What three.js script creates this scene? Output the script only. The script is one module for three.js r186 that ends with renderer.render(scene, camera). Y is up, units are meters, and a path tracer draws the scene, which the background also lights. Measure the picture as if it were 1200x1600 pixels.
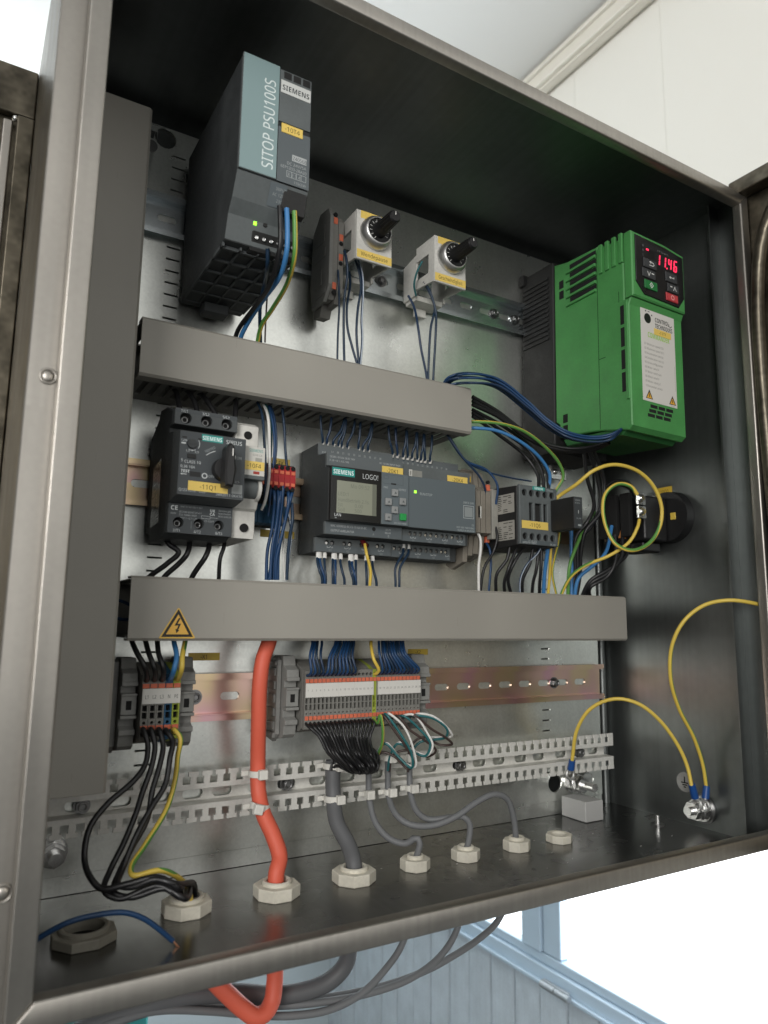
import * as THREE from 'three';
import { RoundedBoxGeometry } from 'three/addons/geometries/RoundedBoxGeometry.js';
import { mergeGeometries, toCreasedNormals } from 'three/addons/utils/BufferGeometryUtils.js';
import { RectAreaLightUniformsLib } from 'three/addons/lights/RectAreaLightUniformsLib.js';

// ---------------------------------------------------------------- camera, light, exposure (lengths in this file are millimetres, scaled by mm)
const mm = 0.001;
const CAM = { f: 1125.873, rx: 0.154, ry: -0.534, rz: 0.013, p: [-8.67, -102.11, 554.5] };
const scene = new THREE.Scene();
const camera = new THREE.PerspectiveCamera(2 * Math.atan(800 / CAM.f) * 180 / Math.PI, 0.75, 0.01, 30);
camera.rotation.set(CAM.rx, CAM.ry, CAM.rz, 'YXZ');
camera.position.set(...CAM.p.map((v) => v * mm));
camera.focus = 0.6; camera.userData.fStop = 9;
const renderer = new THREE.WebGLRenderer({ antialias: true });
renderer.setSize(768, 1024);
renderer.toneMapping = THREE.LinearToneMapping;
renderer.toneMappingExposure = 1.3;
renderer.shadowMap.enabled = true;
scene.background = new THREE.Color(0.085, 0.09, 0.09);
RectAreaLightUniformsLib.init();
function area(name, at, to, w, h, power, color) {
  const l = new THREE.RectAreaLight(color, power, w, h); l.name = name; l.position.set(...at); l.lookAt(...to); scene.add(l); return l;
}
area('left_window_daylight', [-1.02, 0.32, 1.62], [0.3, -0.02, 0], 0.62, 1.0, 12.0, new THREE.Color(1.0, 0.98, 0.95));
area('bright_room_behind', [0.85, 0.5, 1.7], [0.3, 0.1, 0], 2.0, 1.9, 0.8, new THREE.Color(1.0, 0.985, 0.95));

// ---------------------------------------------------------------- helpers
let seed = 7; const rnd = () => (seed = (seed * 16807) % 2147483647) / 2147483647;
const used = {}; const numbered = (n) => { const k = used[n] = (used[n] ?? -1) + 1; return k ? n + '_' + String(k).padStart(3, '0') : n; };
const origin = new WeakMap();
camera.updateMatrixWorld();
// a point of the scene (mm) from a pixel of the 1200 x 1600 view and its distance z before the mounting plate
function at(px, py, z, axis = 2) {
  const d = new THREE.Vector3((px - 600) / CAM.f, -(py - 800) / CAM.f, -1).applyEuler(camera.rotation);
  const t = (z - CAM.p[axis]) / d.getComponent(axis);
  return [CAM.p[0] + d.x * t, CAM.p[1] + d.y * t, CAM.p[2] + d.z * t];
}
function thing(name, label, category, base, group, kind) {
  const o = new THREE.Group(); o.name = numbered(name); o.position.set(...base.map((v) => v * mm)); scene.add(o);
  tag(o, label, category, group, kind); origin.set(o, base); return o;
}
function tag(o, label, category, group, kind) {
  if (label) o.userData.label = label;
  if (category) o.userData.category = category;
  if (group) o.userData.group = group;
  if (kind) o.userData.kind = kind;
  return o;
}
function boxUV(g) { // uv in metres by the face's main direction
  const p = g.attributes.position, n = g.attributes.normal, uv = new Float32Array(p.count * 2);
  for (let i = 0; i < p.count; i += 3) {
    let a = [0, 0, 0];
    for (let k = 0; k < 3; k++) { a[0] += Math.abs(n.getX(i + k)); a[1] += Math.abs(n.getY(i + k)); a[2] += Math.abs(n.getZ(i + k)); }
    const m = a[0] > a[1] && a[0] > a[2] ? 0 : a[1] > a[2] ? 1 : 2;
    for (let k = 0; k < 3; k++) {
      const x = p.getX(i + k), y = p.getY(i + k), z = p.getZ(i + k);
      uv[(i + k) * 2] = (m === 0 ? z : x) * 10; uv[(i + k) * 2 + 1] = (m === 1 ? z : y) * 10;
    }
  }
  g.setAttribute('uv', new THREE.BufferAttribute(uv, 2)); return g;
}
function build(geos, base, keepUV) {
  const list = [].concat(geos).map((g) => { const q = (g.index ? g.toNonIndexed() : g.clone()); for (const k of Object.keys(q.attributes)) if (!['position', 'normal', 'uv'].includes(k)) q.deleteAttribute(k); q.clearGroups(); return q; });
  const g = list.length > 1 ? mergeGeometries(list) : list[0];
  g.translate(-base[0], -base[1], -base[2]); g.scale(mm, mm, mm);
  if (!keepUV) { g.translate(base[0] * mm, base[1] * mm, base[2] * mm); boxUV(g); g.translate(-base[0] * mm, -base[1] * mm, -base[2] * mm); }
  return g;
}
function part(parent, name, geos, mat, keepUV, label) {
  const base = origin.get(parent), m = new THREE.Mesh(build(geos, base, keepUV), mat);
  m.name = name; m.castShadow = m.receiveShadow = true; if (label) m.userData.label = label;
  parent.add(m); origin.set(m, base); return m;
}
function solo(name, label, category, geos, mat, opt = {}) { // a thing that is one mesh
  const list = [].concat(geos); list[0].computeBoundingBox(); const b = list[0].boundingBox.min.toArray();
  const m = new THREE.Mesh(build(list, b, opt.keepUV), mat); m.name = numbered(name); m.position.set(...b.map((v) => v * mm));
  m.castShadow = m.receiveShadow = true; scene.add(m); origin.set(m, b); return tag(m, label, category, opt.group, opt.kind);
}
const V = (a) => new THREE.Vector3(...a);
const rb = (x0, x1, y0, y1, z0, z1, r = 0.6) => {
  const w = x1 - x0, h = y1 - y0, d = z1 - z0; r = Math.min(r, w / 2.05, h / 2.05, d / 2.05);
  return new RoundedBoxGeometry(w, h, d, 1, r).translate((x0 + x1) / 2, (y0 + y1) / 2, (z0 + z1) / 2);
};
const bx = (x0, x1, y0, y1, z0, z1) => new THREE.BoxGeometry(x1 - x0, y1 - y0, z1 - z0).translate((x0 + x1) / 2, (y0 + y1) / 2, (z0 + z1) / 2);
function ext(pts, d, bevel, holes = []) {
  const s = new THREE.Shape(pts.map((p) => new THREE.Vector2(...p)));
  for (const h of holes) s.holes.push(h);
  return new THREE.ExtrudeGeometry(s, { depth: d - 2 * bevel, bevelEnabled: bevel > 0, bevelThickness: bevel, bevelSize: bevel, bevelOffset: -bevel, bevelSegments: 1, curveSegments: 8 }).translate(0, 0, bevel);
}
// side outline [[z, y] ...] drawn out along x
const prof = (pts, x0, x1, b = 0.4) => ext(pts, x1 - x0, b).rotateY(-Math.PI / 2).translate(x1, 0, 0);
// front outline [[x, y] ...] drawn out along z
const face = (pts, z0, z1, b = 0.3, holes = []) => ext(pts, z1 - z0, b, holes).translate(0, 0, z0);
const rect = (x0, x1, y0, y1) => [[x0, y0], [x1, y0], [x1, y1], [x0, y1]];
const hole = (x, y, r) => new THREE.Path().absarc(x, y, r, 0, Math.PI * 2, true);
const hrect = (x0, x1, y0, y1) => new THREE.Path([[x0, y0], [x0, y1], [x1, y1], [x1, y0]].map((p) => new THREE.Vector2(...p)));
const hslot = (x, y, l, h) => { const r = h / 2, a = l / 2 - r, p = new THREE.Path(); p.absarc(x + a, y, r, Math.PI / 2, -Math.PI / 2, true); p.absarc(x - a, y, r, -Math.PI / 2, Math.PI / 2, true); p.closePath(); return p; };
function cyl(a, b, r0, r1 = r0, n = 16) {
  const A = V(a), B = V(b), g = new THREE.CylinderGeometry(r1, r0, A.distanceTo(B), n);
  g.applyQuaternion(new THREE.Quaternion().setFromUnitVectors(new THREE.Vector3(0, 1, 0), B.clone().sub(A).normalize()));
  return g.translate(...A.add(B).multiplyScalar(0.5).toArray());
}
function ring(c, R, r, dir = [0, 0, 1], n = 20) {
  const g = new THREE.TorusGeometry(R, r, 8, n); g.applyQuaternion(new THREE.Quaternion().setFromUnitVectors(new THREE.Vector3(0, 0, 1), V(dir).normalize())); return g.translate(...c);
}
function tube(pts, r, seg, n = 8, type = 'centripetal') {
  const c = new THREE.CatmullRomCurve3(pts.map(V), false, type);
  return new THREE.TubeGeometry(c, seg ?? Math.min(90, 10 + pts.length * 7), r, n, false);
}
function quad(tl, tr, br, bl) {
  const g = new THREE.BufferGeometry();
  g.setAttribute('position', new THREE.Float32BufferAttribute([tl, bl, br, tl, br, tr].flat(), 3));
  g.setAttribute('uv', new THREE.Float32BufferAttribute([0, 1, 0, 0, 1, 0, 0, 1, 1, 0, 1, 1], 2));
  g.computeVertexNormals(); return g;
}
function hexnut(c, dir, R, h, n = 6) { const d = V(dir).normalize(), a = V(c), b = a.clone().addScaledVector(d, h); return toCreasedNormals(cyl(a.toArray(), b.toArray(), R, R, n), 0.4); }

// ---------------------------------------------------------------- textures
function noiseTex(size, fn, srgb) {
  const d = new Uint8Array(size * size * 4);
  for (let y = 0; y < size; y++) for (let x = 0; x < size; x++) { const v = fn(x, y); const c = Array.isArray(v) ? v : [v, v, v]; const i = (y * size + x) * 4; for (let k = 0; k < 3; k++) d[i + k] = Math.max(0, Math.min(255, c[k] * 255)); d[i + 3] = 255; }
  const t = new THREE.DataTexture(d, size, size); t.wrapS = t.wrapT = THREE.RepeatWrapping; t.magFilter = THREE.LinearFilter; t.minFilter = THREE.LinearMipmapLinearFilter; if (srgb) t.colorSpace = THREE.SRGBColorSpace; t.needsUpdate = true; return t;
}
// tileable value noise
function lattice(n) { const a = []; for (let i = 0; i < n * n; i++) a.push(rnd()); return (x, y) => { const xi = Math.floor(x), yi = Math.floor(y), fx = x - xi, fy = y - yi, s = (t) => t * t * (3 - 2 * t), g = (i, j) => a[((j % n + n) % n) * n + (i % n + n) % n]; return g(xi, yi) * (1 - s(fx)) * (1 - s(fy)) + g(xi + 1, yi) * s(fx) * (1 - s(fy)) + g(xi, yi + 1) * (1 - s(fx)) * s(fy) + g(xi + 1, yi + 1) * s(fx) * s(fy); }; }
const L8 = lattice(8), L32 = lattice(32), L64 = lattice(64), L128 = lattice(128), L4 = lattice(4);
const S = 512, at1 = (L, n) => (x, y) => L(x / S * n, y / S * n);
const n4 = at1(L4, 4), n8 = at1(L8, 8), n32 = at1(L32, 32), n64 = at1(L64, 64), n128 = at1(L128, 128);
// zinc coating: fine spangle and faint vertical smears
const zincCol = noiseTex(S, (x, y) => { const v = 0.87 + 0.04 * n64(x, y) + 0.02 * n128(x, y) + 0.02 * L32(x / S * 32, y / S * 4) + 0.03 * n8(x, y) + (L64(x / S * 3, y / S * 64) > 0.955 ? 0.03 : 0); return [v, v * 1.0, v * 0.985]; }, true);
const zincRough = noiseTex(S, (x, y) => 0.26 + 0.03 * n32(x, y) + 0.05 * n8(x, y));
// brushed sheet: streaks along v
const brushRough = noiseTex(S, (x, y) => 0.27 + 0.05 * L128(x / S * 128, y / S * 2) + 0.07 * n8(x, y) + 0.08 * n4(x, y));
const brushCol = noiseTex(S, (x, y) => { const v = 0.84 + 0.04 * L128(x / S * 128, y / S * 3) + 0.07 * n8(x, y) + 0.03 * n64(x, y); return [v, v, v]; }, true);
const brushSoft = noiseTex(S, (x, y) => 0.38 + 0.05 * n8(x, y) + 0.05 * n4(x, y));
const blotchSoft = noiseTex(S, (x, y) => { const v = 0.84 + 0.09 * n4(x, y) + 0.04 * L128(x / S * 128, y / S * 2) + 0.02 * n128(x, y); return [v, v * 0.99, v * 0.975]; }, true);
const blotch = noiseTex(S, (x, y) => { const v = 0.55 + 0.30 * n8(x, y) + 0.15 * n32(x, y); return [v, v * 0.98, v * 0.94]; }, true);
const smudge = noiseTex(S, (x, y) => { const s = Math.max(0, n8(x, y) * 0.6 + n32(x, y) * 0.4 - 0.55) * 1.6; const sc = L64(x / S * 4, y / S * 64) > 0.93 ? 0.06 : 0; return 0.21 + s * 0.10 + sc * 0.5 + 0.04 * n64(x, y) + 0.05 * n4(x, y); });
const plasticRough = noiseTex(256, (x, y) => 0.52 + 0.12 * L64(x / 256 * 64, y / 256 * 64) + 0.10 * L8(x / 256 * 8, y / 256 * 8));
const plasticBump = noiseTex(256, (x, y) => L128(x / 256 * 128, y / 256 * 128));
const dustCol = noiseTex(S, (x, y) => { const v = 0.86 + 0.08 * n8(x, y) + 0.05 * n64(x, y) + (n128(x, y) > 0.93 ? 0.05 : 0); return [v, v, v * 0.99]; }, true);
// thin-film colours of chromated zinc: slow drift between rose, straw and grey
const iris = noiseTex(256, (x, y) => { const a = L4(x / 256 * 4, y / 256 * 4), b = L8(x / 256 * 8, y / 256 * 4); return [0.86 + 0.08 * a, 0.78 + 0.10 * b, 0.74 + 0.14 * a - 0.10 * b]; }, true);
const ductCol = noiseTex(S, (x, y) => { const v = 0.93 + 0.05 * n4(x, y) + 0.02 * n8(x, y) - (L64(x / S * 64, y / S * 2) > 0.985 ? 0.05 : 0); return [v, v, v]; }, true);
const rep = (t, u, v = u) => { const c = t.clone(); c.repeat.set(u, v); c.needsUpdate = true; return c; };
const lin = (r, g, b) => new THREE.Color().setRGB(r, g, b);
const std = (name, c, o = {}) => { const m = new THREE.MeshStandardMaterial({ color: c, ...o }); m.name = name; return m; };
const plastic = (name, c, o = {}) => std(name, c, { map: dustCol, roughnessMap: plasticRough, roughness: 1, bumpMap: rep(plasticBump, 3), bumpScale: 0.000002, ...o });
const M = {
  zinc: std('zinc', lin(0.88, 0.90, 0.885), { metalness: 0.92, roughness: 1.0, map: zincCol, roughnessMap: zincRough }),
  railZinc: std('rail zinc', lin(0.62, 0.67, 0.69), { metalness: 1, roughness: 0.27 }),
  railYellow: std('yellow chromate', lin(0.86, 0.78, 0.66), { metalness: 1, roughness: 0.3, map: iris }),
  railPink: std('pink chromate', lin(0.88, 0.74, 0.74), { metalness: 1, roughness: 0.3, map: iris }),
  comb: std('comb steel', lin(0.80, 0.79, 0.765), { metalness: 0.15, roughness: 0.42, map: zincCol }),
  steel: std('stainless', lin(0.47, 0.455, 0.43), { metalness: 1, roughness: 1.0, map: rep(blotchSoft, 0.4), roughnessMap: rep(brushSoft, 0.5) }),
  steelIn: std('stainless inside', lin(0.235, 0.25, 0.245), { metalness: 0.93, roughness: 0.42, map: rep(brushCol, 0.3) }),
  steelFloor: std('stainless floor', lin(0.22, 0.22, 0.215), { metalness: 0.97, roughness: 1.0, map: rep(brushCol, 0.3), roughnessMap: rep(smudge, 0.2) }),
  steelDoor: std('stained shaded steel', lin(0.20, 0.185, 0.155), { metalness: 0.9, roughness: 1.0, map: blotch, roughnessMap: brushRough }),  // mottled stains; base colour also darkened for shade on the left side wall
  duct: std('grey duct', lin(0.335, 0.318, 0.28), { roughness: 1.15, map: rep(ductCol, 0.5), roughnessMap: rep(brushSoft, 0.6) }),
  ductIn: plastic('grey duct wall', lin(0.24, 0.235, 0.215)),
  dark: plastic('anthracite', lin(0.044, 0.049, 0.052)),
  dark2: plastic('anthracite light', lin(0.082, 0.091, 0.096)),
  slate: plastic('slate', lin(0.12, 0.135, 0.14)),
  black: plastic('black', lin(0.016, 0.016, 0.016)),
  hole: std('black hole', lin(0.006, 0.006, 0.006), { roughness: 0.9 }),
  knob: plastic('black knob', lin(0.012, 0.012, 0.013), { roughness: 0.7 }),
  white: plastic('white', lin(0.66, 0.65, 0.62)),
  cream: plastic('cream nylon', lin(0.80, 0.76, 0.66)),
  tie: plastic('natural nylon', lin(0.80, 0.785, 0.74)),
  green: plastic('green', lin(0.075, 0.31, 0.085), { roughness: 0.85 }),
  red: plastic('red', lin(0.42, 0.02, 0.025)),
  orange: plastic('orange', lin(0.72, 0.17, 0.09)),
  blueT: plastic('blue terminal', lin(0.02, 0.10, 0.20)),
  ygT: plastic('green yellow terminal', lin(0.35, 0.42, 0.05)),
  termGrey: plastic('terminal grey', lin(0.22, 0.215, 0.20)),
  clampGrey: plastic('clamp grey', lin(0.26, 0.26, 0.25)),
  silver: std('satin silver', lin(0.62, 0.62, 0.61), { metalness: 1, roughness: 0.45 }),
  bolt: std('bolt steel', lin(0.70, 0.70, 0.69), { metalness: 1, roughness: 0.24 }),
  boltDark: std('dark bolt', lin(0.25, 0.25, 0.25), { metalness: 1, roughness: 0.35 }),
  wBlack: std('black wire', lin(0.010, 0.010, 0.011), { roughness: 0.42 }),
  wBlue: std('dark blue wire', lin(0.010, 0.046, 0.125), { roughness: 0.42 }),
  wNavy: std('navy wire', lin(0.008, 0.027, 0.058), { roughness: 0.42 }),
  wLight: std('light blue wire', lin(0.05, 0.20, 0.45), { roughness: 0.42 }),
  wWhite: std('white wire', lin(0.70, 0.69, 0.66), { roughness: 0.45 }),
  wTeal: std('teal wire', lin(0.02, 0.13, 0.14), { roughness: 0.42 }),
  wBrown: std('brown wire', lin(0.055, 0.035, 0.03), { roughness: 0.42 }),
  wYellow: std('yellow wire', lin(0.70, 0.50, 0.08), { roughness: 0.42 }),
  wGrey: std('grey cable', lin(0.15, 0.155, 0.16), { roughness: 0.55 }),
  wGreyDark: std('dark grey cable', lin(0.11, 0.113, 0.118), { roughness: 0.55 }),
  wRed: std('coral cable', lin(0.66, 0.115, 0.065), { roughness: 0.55, bumpMap: rep(plasticBump, 2), bumpScale: 0.00005 }),
  lug: std('blue lug', lin(0.012, 0.07, 0.26), { roughness: 0.4 }),
  copper: std('copper', lin(0.8, 0.42, 0.26), { metalness: 1, roughness: 0.3 }),
  ledGreen: std('lit green led', lin(0.2, 0.8, 0.05), { emissive: lin(0.35, 1.0, 0.04), emissiveIntensity: 1.4 }),
  ledRed: std('lit red led', lin(0.5, 0.02, 0.04), { emissive: lin(1.0, 0.03, 0.10), emissiveIntensity: 1.0 }),
};
// two-colour insulation: the colours run round the wire
function striped(name, bands) {
  const t = noiseTex(64, (x, y) => { let v = y / 64; for (const [w, c] of bands) { if (v < w) return c; v -= w; } return bands[0][1]; }, true); t.wrapS = t.wrapT = THREE.RepeatWrapping;
  return std(name, lin(1, 1, 1), { map: t, roughness: 0.42 });
}
const YEL = [0.85, 0.74, 0.32], GRN = [0.36, 0.57, 0.27];
M.yg = striped('green yellow wire', [[0.2, YEL], [0.32, GRN], [0.48, YEL]]);
M.ygLoop = striped('yellow outside green inside wire', [[0.5, YEL], [0.42, GRN], [0.08, YEL]]);
M.ygLong = striped('yellow wire with green edge', [[0.64, YEL], [0.24, GRN], [0.12, YEL]]);
// yellow below v 0.5, green above: green() lays the green along one side of the insulation
M.ygSide = striped('green yellow insulation', [[0.5, YEL], [0.5, GRN]]);
M.ygY = striped('yellow side wire', [[0.47, YEL], [0.06, GRN], [0.47, YEL]]);
M.ygGreen = striped('green side wire', [[0.4, GRN], [0.2, YEL], [0.4, GRN]]);
M.wStripe = striped('blue white wire', [[0.08, [0.72, 0.76, 0.80]], [0.84, [0.10, 0.19, 0.30]], [0.08, [0.72, 0.76, 0.80]]]);

// flat print: a canvas drawn in millimetres
const FONT = 'sans-serif';
function print(name, w, h, bg, draw, o = {}) {
  const q = o.ppm ?? 14, c = document.createElement('canvas'); c.width = Math.round(w * q); c.height = Math.round(h * q);
  const x = c.getContext('2d'); x.scale(c.width / w, c.height / h); x.fillStyle = bg; x.fillRect(0, 0, w, h); draw(x);
  const t = new THREE.CanvasTexture(c); t.colorSpace = THREE.SRGBColorSpace; t.anisotropy = 4;
  return std(name, lin(1, 1, 1), { map: t, roughness: o.rough ?? 0.5, ...(o.mat ?? {}) });
}
function txt(c, s, x, y, size, color = '#c9cccc', opt = {}) {
  c.save(); c.translate(x, y); if (opt.rot) c.rotate(opt.rot); c.scale(size / 20 * (opt.wide ?? 1), size / 20); c.fillStyle = color; c.textAlign = opt.align ?? 'left'; c.textBaseline = 'alphabetic';
  c.font = (opt.italic ? 'italic ' : '') + (opt.bold ? 'bold ' : '') + '20px ' + (opt.font ?? FONT); c.fillText(s, 0, 0); c.restore();
}
const fill = (c, x, y, w, h, color) => { c.fillStyle = color; c.fillRect(x, y, w, h); };
const tagMat = (s, w, h) => print('yellow tag ' + s, w, h, '#dfc163', (c) => txt(c, s, w / 2, h * 0.74, h * 0.68, '#4a3c14', { align: 'center' }), { ppm: 20 });
const plane = (x0, x1, y0, y1, z) => quad([x0, y1, z], [x1, y1, z], [x1, y0, z], [x0, y0, z]);
// a thin printed plate: paper or film of real thickness
function sticker(parent, name, x0, x1, y0, y1, z, mat, label, t = 0.25) { return part(parent, name, bx(x0, x1, y0, y1, z, z + t), mat, true, label); }
const ORD = ['first', 'second', 'third', 'fourth', 'fifth', 'sixth', 'seventh', 'eighth', 'ninth', 'tenth', 'eleventh', 'twelfth', 'thirteenth', 'fourteenth', 'fifteenth', 'sixteenth', 'seventeenth', 'eighteenth', 'nineteenth', 'twentieth'];

// ---------------------------------------------------------------- the room behind the enclosure
{
  const wallW = std('warm white panel', lin(0.84, 0.81, 0.745), { roughness: 0.55 });
  const ceilM = std('pale ceiling panel', lin(0.74, 0.73, 0.71), { roughness: 0.6 });
  const plankM = std('daylight tinted boards', lin(0.72, 0.80, 0.87), { roughness: 0.4, map: rep(brushCol, 0.5) });  // bluish cast of the daylight is mixed into the board colour
  const frameM = std('pale blue frame paint', lin(0.50, 0.62, 0.73), { roughness: 0.45 });
  const glow = (s) => std('bright daylight outside', lin(0.9, 0.95, 1.0), { emissive: lin(0.93, 0.98, 1), emissiveIntensity: s, roughness: 0.3 });
  const X = 1000, wall = thing('wall', 'white panelled side wall with boarding tinted pale blue as by daylight below the windows', undefined, [X, -1400, 0], undefined, 'structure');
  delete wall.userData.category;
  let z = -1420;
  for (const zz of [-900, -400, -190, 300, 800]) { part(wall, 'wall_panel', rb(X, X + 40, 420, 1076, z, zz - 0.5, 0.4), wallW); z = zz; }
  part(wall, 'wall_core', [bx(X + 8, X + 45, 420, 1076, -1420, 800)], wallW);
  for (let k = 0; k < 17; k++) { const a = -1420 + k * 72; part(wall, 'plank', rb(X + (k % 3) * 0.7, X + 22, -1400, -757, a, a + 69, 3), plankM); }
  part(wall, 'plank_backing', bx(X + 14, X + 40, -1400, -757, -1420, 800), plankM);
  const ceil = solo('ceiling', 'pale grey ceiling panel beyond the top of the enclosure', undefined, rb(-1500, 1045, 1078, 1110, -1420, 800, 2), ceilM, { kind: 'structure' });
  const trim = std('cream trim', lin(0.78, 0.73, 0.64), { roughness: 0.4 });
  const tr = thing('ceiling_trim', 'cream trunking strip in the corner of white wall and ceiling', 'trim', [960, 1030, -1420]);
  part(tr, 'strip', rb(962, 999, 1034, 1077, -1420, 800, 3), trim); part(tr, 'cover_ridge', [rb(955, 962, 1060, 1070, -1420, 800, 1.5), rb(972, 990, 1029, 1034, -1420, 800, 1.5)], trim);
  const w = thing('window', 'overexposed side window with pale blue frame at the lower right', 'window', [X, -757, -500]);
  part(w, 'sill_rail', [rb(X - 14, X + 30, -756, -722, -1420, 800, 3), rb(X - 6, X + 30, -721.5, -704, -1420, 800, 3), rb(X - 22, X - 14.5, -752, -745, -1420, 800, 2)], frameM);
  part(w, 'post', [rb(X - 12, X + 30, -703, 419, -592, -540, 3), rb(X - 5, X + 30, -703, 419, -539.5, -494, 3)], frameM);
  part(w, 'head_rail', rb(X - 14, X + 30, 380, 419, -493, 800, 3), frameM); part(w, 'jamb', rb(X - 12, X + 30, -703, 379, 120.5, 200, 3), frameM); part(wall, 'wall_panel', rb(X, X + 40, -756, 419, 200.5, 800, 2), wallW);
  part(w, 'pane', bx(X + 14, X + 18, -704, 380, -494, 120), glow(3.2));
  part(w, 'pane', bx(X + 14, X + 18, -704, 380, -1420, -592), glow(2.2));
  part(w, 'hinge', [cyl([X - 27, -744, -522], [X - 27, -744, -487], 6), cyl([X - 27, -744, -485], [X - 27, -744, -452], 6), rb(X - 27, X - 20, -752, -736, -520, -456, 1)], std('hinge metal', lin(0.5, 0.52, 0.54), { metalness: 0.8, roughness: 0.4 }));
  area('right_window_daylight', [0.985, -0.16, -0.19], [0, -0.16, -0.19], 0.6, 1.0, 2.0, new THREE.Color(0.9, 0.96, 1.0));
  const back = thing('back_wall', 'pale far wall seen under the enclosure', undefined, [-1500, -1400, -1430], undefined, 'structure');
  part(back, 'wall_panel', [bx(-1500, 1040, -1400, 640, -1450, -1422)], std('pale far wall', lin(0.60, 0.68, 0.72), { roughness: 0.6 }));
  part(back, 'wall_panel', [bx(140, 1040, 640, 1110, -1450, -1422)], wallW);
  const bw = thing('far_window', 'overexposed far window behind the top left corner of the enclosure', 'window', [-1500, 640, -1430]);
  part(bw, 'pane', bx(-1500, 140, 640, 1900, -1444, -1440), glow(6));
  part(bw, 'mullion', rb(38, 84, 640, 1900, -1438, -1420, 3), std('pale mullion', lin(0.9, 0.9, 0.9), { emissive: lin(0.8, 0.8, 0.8), emissiveIntensity: 0 }));
  const c = at(165, 1612, -520), teal = plastic('teal plastic', lin(0.03, 0.24, 0.24));
  const crate = thing('plastic_crate', 'teal plastic crate far below the bottom left corner', 'crate', [c[0] - 170, c[1] - 120, -640]);
  part(crate, 'crate_body', prof([[-640, c[1] - 150], [-500, c[1] - 150], [-480, c[1] + 36], [-640, c[1] + 36]], c[0] - 160, c[0] + 45, 3), teal);
  part(crate, 'crate_rim', rb(c[0] - 168, c[0] + 52, c[1] + 37, c[1] + 48, -650, -472, 3), teal);
}

// ---------------------------------------------------------------- enclosure
{
  const e = thing('electrical_enclosure', 'open stainless steel wall enclosure holding all the electrical devices', 'enclosure', [12, -288, -20]);
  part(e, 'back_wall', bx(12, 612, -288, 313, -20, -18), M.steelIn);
  part(e, 'side_wall', bx(12, 14, -282, 313, -18, 176), M.steelDoor, false, 'stained left side wall, darkened for shade');  // dark steel stands in for the shade on its outer face
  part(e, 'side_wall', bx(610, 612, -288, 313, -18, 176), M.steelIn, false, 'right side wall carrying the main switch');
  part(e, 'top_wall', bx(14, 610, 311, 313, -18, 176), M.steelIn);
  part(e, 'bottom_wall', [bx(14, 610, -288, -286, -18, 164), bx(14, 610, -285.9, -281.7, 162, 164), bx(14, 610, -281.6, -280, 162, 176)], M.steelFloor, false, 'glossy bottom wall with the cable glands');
  part(e, 'front_flange', face(rect(12, 612, -281.5, 313), 176.2, 178.2, 0.6, [hrect(26, 598, -275, 299)]), M.steel);
  const O = [25, 599, -276, 300], I = [36, 588, -264, 289];
  const rim = (a) => toCreasedNormals(new THREE.ExtrudeGeometry(new THREE.Shape(a.map((q) => new THREE.Vector2(...q))), { depth: 6, bevelEnabled: true, bevelThickness: 1.7, bevelSize: 1.5, bevelOffset: -1.5, bevelSegments: 3 }).translate(0, 0, 182.2), 0.6);
  part(e, 'rim_strip', rim([[O[0], O[2]], [I[0], I[2]], [I[0], I[3]], [O[0], O[3]]]), M.steel);
  part(e, 'rim_strip', rim([[I[1], I[2]], [O[1], O[2]], [O[1], O[3]], [I[1], I[3]]]), M.steel);
  part(e, 'rim_strip', rim([[O[0], O[2]], [O[1], O[2]], [I[1], I[2]], [I[0], I[2]]]), M.steel);
  part(e, 'rim_strip', rim([[I[0], I[3]], [I[1], I[3]], [O[1], O[3]], [O[0], O[3]]]), M.steel);
  for (const y of [15.7, -221.4]) part(e, 'rivet', [ring([21.5, y, 178.4], 3.6, 0.7), new THREE.SphereGeometry(3.0, 14, 8).scale(1, 1, 0.4).translate(21.5, y, 178.4)], M.steel);
  // corner fillet on the right wall and weld strip on the floor
  part(e, 'corner_fold', [cyl([606, -286, -14], [606, 311, -14], 4), bx(596, 609.9, -284, 310, 150, 152)], M.steelIn);
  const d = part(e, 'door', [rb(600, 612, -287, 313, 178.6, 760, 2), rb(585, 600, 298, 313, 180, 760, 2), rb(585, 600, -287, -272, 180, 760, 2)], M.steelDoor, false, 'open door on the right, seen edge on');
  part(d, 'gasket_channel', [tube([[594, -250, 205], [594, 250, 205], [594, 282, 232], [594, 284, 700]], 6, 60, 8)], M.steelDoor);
  for (const y of [262, 225]) part(d, 'stud', hexnut([600, y, 184], [-1, 0, 0], 3, 5), M.bolt);
}
{ // panel standing left of the enclosure
  const p = thing('metal_panel', 'dark stainless panel with folded edges left of the enclosure', 'panel', [-420, -460, -10]);
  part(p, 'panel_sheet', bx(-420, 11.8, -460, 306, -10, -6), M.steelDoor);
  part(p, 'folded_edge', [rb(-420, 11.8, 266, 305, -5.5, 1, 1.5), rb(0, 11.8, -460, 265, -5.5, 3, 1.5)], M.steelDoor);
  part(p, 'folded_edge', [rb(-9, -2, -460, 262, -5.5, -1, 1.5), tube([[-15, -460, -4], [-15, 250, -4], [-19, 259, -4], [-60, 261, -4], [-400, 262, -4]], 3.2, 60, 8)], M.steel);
  part(p, 'rivet', new THREE.SphereGeometry(2.4, 10, 8).translate(5 - 6, 262, 1), M.bolt);
}

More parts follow.
